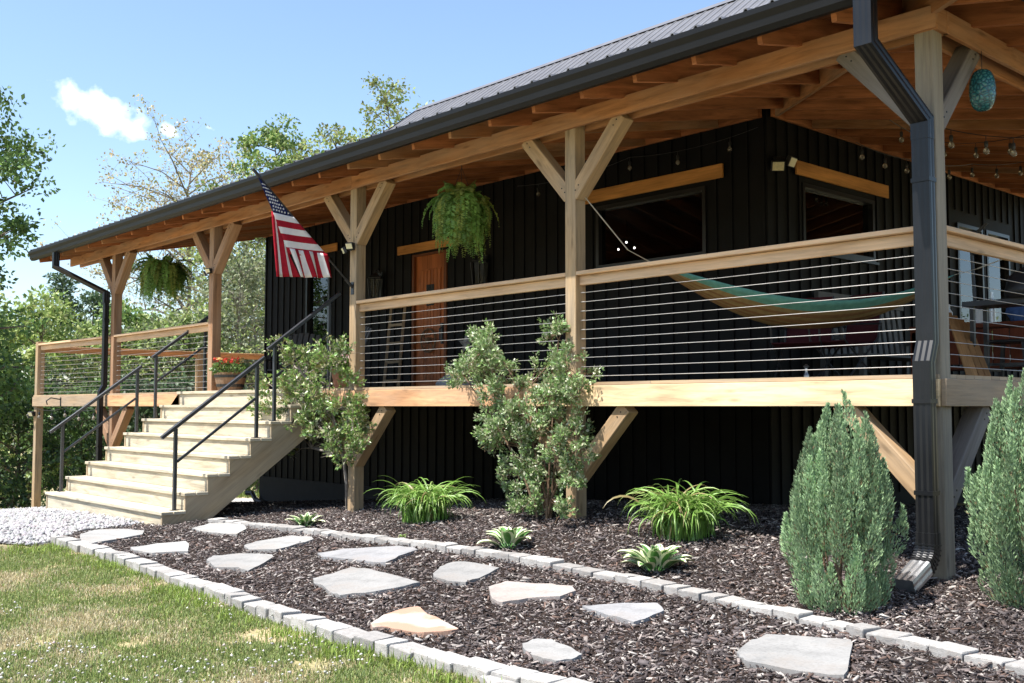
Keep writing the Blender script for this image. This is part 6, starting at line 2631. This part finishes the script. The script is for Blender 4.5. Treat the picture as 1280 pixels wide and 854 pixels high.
tree(285, 31, 2.2, 1.6, .05, 'low yellow green bush behind the barrel planter', 22, 4200, .13, LIME, 49, .05, clr=.4, name='bush', cat='bush')

# the far wood, one mass: trunks and leaf clumps in a belt round the clearing
def far_wood(name, path, n_tr, hmin, hmax, nleaf, lsz, seed, cols, depth=8):
    rng = np.random.default_rng(seed)
    pts = [Vector((a, b_, 0)) for a, b_ in path]
    seg = [(pts[i + 1] - pts[i]).length for i in range(len(pts) - 1)]
    cum = np.cumsum([0] + seg)
    Pc, Rc, Tn = [], [], []
    V, Fn, Lp = [], [], []
    for i in range(n_tr):
        s = rng.uniform(0, cum[-1]); k = min(len(seg) - 1, int(np.searchsorted(cum, s) - 1)); k = max(k, 0)
        b_ = pts[k].lerp(pts[k + 1], (s - cum[k]) / seg[k])
        x, y = b_.x + rng.normal(0, depth * .5), b_.y + rng.normal(0, depth * .5)
        z = g(x, y); H = rng.uniform(hmin, hmax)
        tone = rng.uniform(.6, 1.25)
        for q_ in range(26):
            f = rng.uniform(.02, 1)
            rr_ = H * .24 * math.sin(PI * min(1, .2 + f * .78)) ** .6
            a = rng.uniform(0, 2 * PI); r_ = rr_ * rng.uniform(.2, 1)
            Pc.append((x + r_ * math.cos(a), y + r_ * math.sin(a), z + H * f)); Rc.append(H * .085 * rng.uniform(.6, 1.3)); Tn.append(tone * rng.uniform(.8, 1.2))
        i0 = len(V); tr_ = H * .012
        for zz, w_ in ((-.3, tr_), (H * .8, tr_ * .35)):
            for a in range(4):
                V.append((x + w_ * math.cos(a * PI / 2), y + w_ * math.sin(a * PI / 2), z + zz))
        for a in range(4):
            a2 = (a + 1) % 4
            Lp += [i0 + a, i0 + a2, i0 + 4 + a2, i0 + 4 + a]; Fn.append(4)
    nl = nleaf
    ci = rng.integers(0, len(Pc), nl)
    o_ = norm(rng.normal(0, 1, (nl, 3))) * rng.uniform(0, 1, (nl, 1)) ** .5
    P_ = np.array(Pc)[ci] + o_ * np.array(Rc)[ci][:, None]
    c = np.array(cols)[rng.integers(0, len(cols), nl)] * np.array(Tn)[ci][:, None] * rng.uniform(.75, 1.3, (nl, 1))
    L = rng.uniform(.6, 1.3, nl) * lsz
    D_ = norm(o_ + rng.normal(0, .7, (nl, 3)))
    S_ = norm(np.cross(D_, rng.normal(size=(nl, 3))))
    base = len(V)
    LV = np.stack([P_, P_ + D_ * L[:, None] * .5 + S_ * L[:, None] * .32, P_ + D_ * L[:, None], P_ + D_ * L[:, None] * .5 - S_ * L[:, None] * .32], 1).reshape(-1, 3)
    allv = np.concatenate([np.array(V), LV])
    lp = np.concatenate([np.array(Lp), (base + np.arange(nl * 4))])
    fn = np.concatenate([np.array(Fn), np.full(nl, 4)])
    cc = np.concatenate([np.tile((.07, .055, .045), (len(V), 1)), np.repeat(c, 4, 0)])
    tag(np_mesh(name, allv, fn, lp, M['leaf'], cc), kind='stuff')


far_wood('far_wood', [(-70, -45), (-62, -10), (-60, 15), (-62, 40), (-45, 60)], 120, 7, 11, 70000, .34, 61, MAPLE + PINE)  # darker leaf palette carries the shade of the wood
far_wood('distant_wood', [(-30, 75), (0, 80), (30, 70), (45, 50)], 60, 7, 11, 22000, .42, 62, MAPLE + LIME)
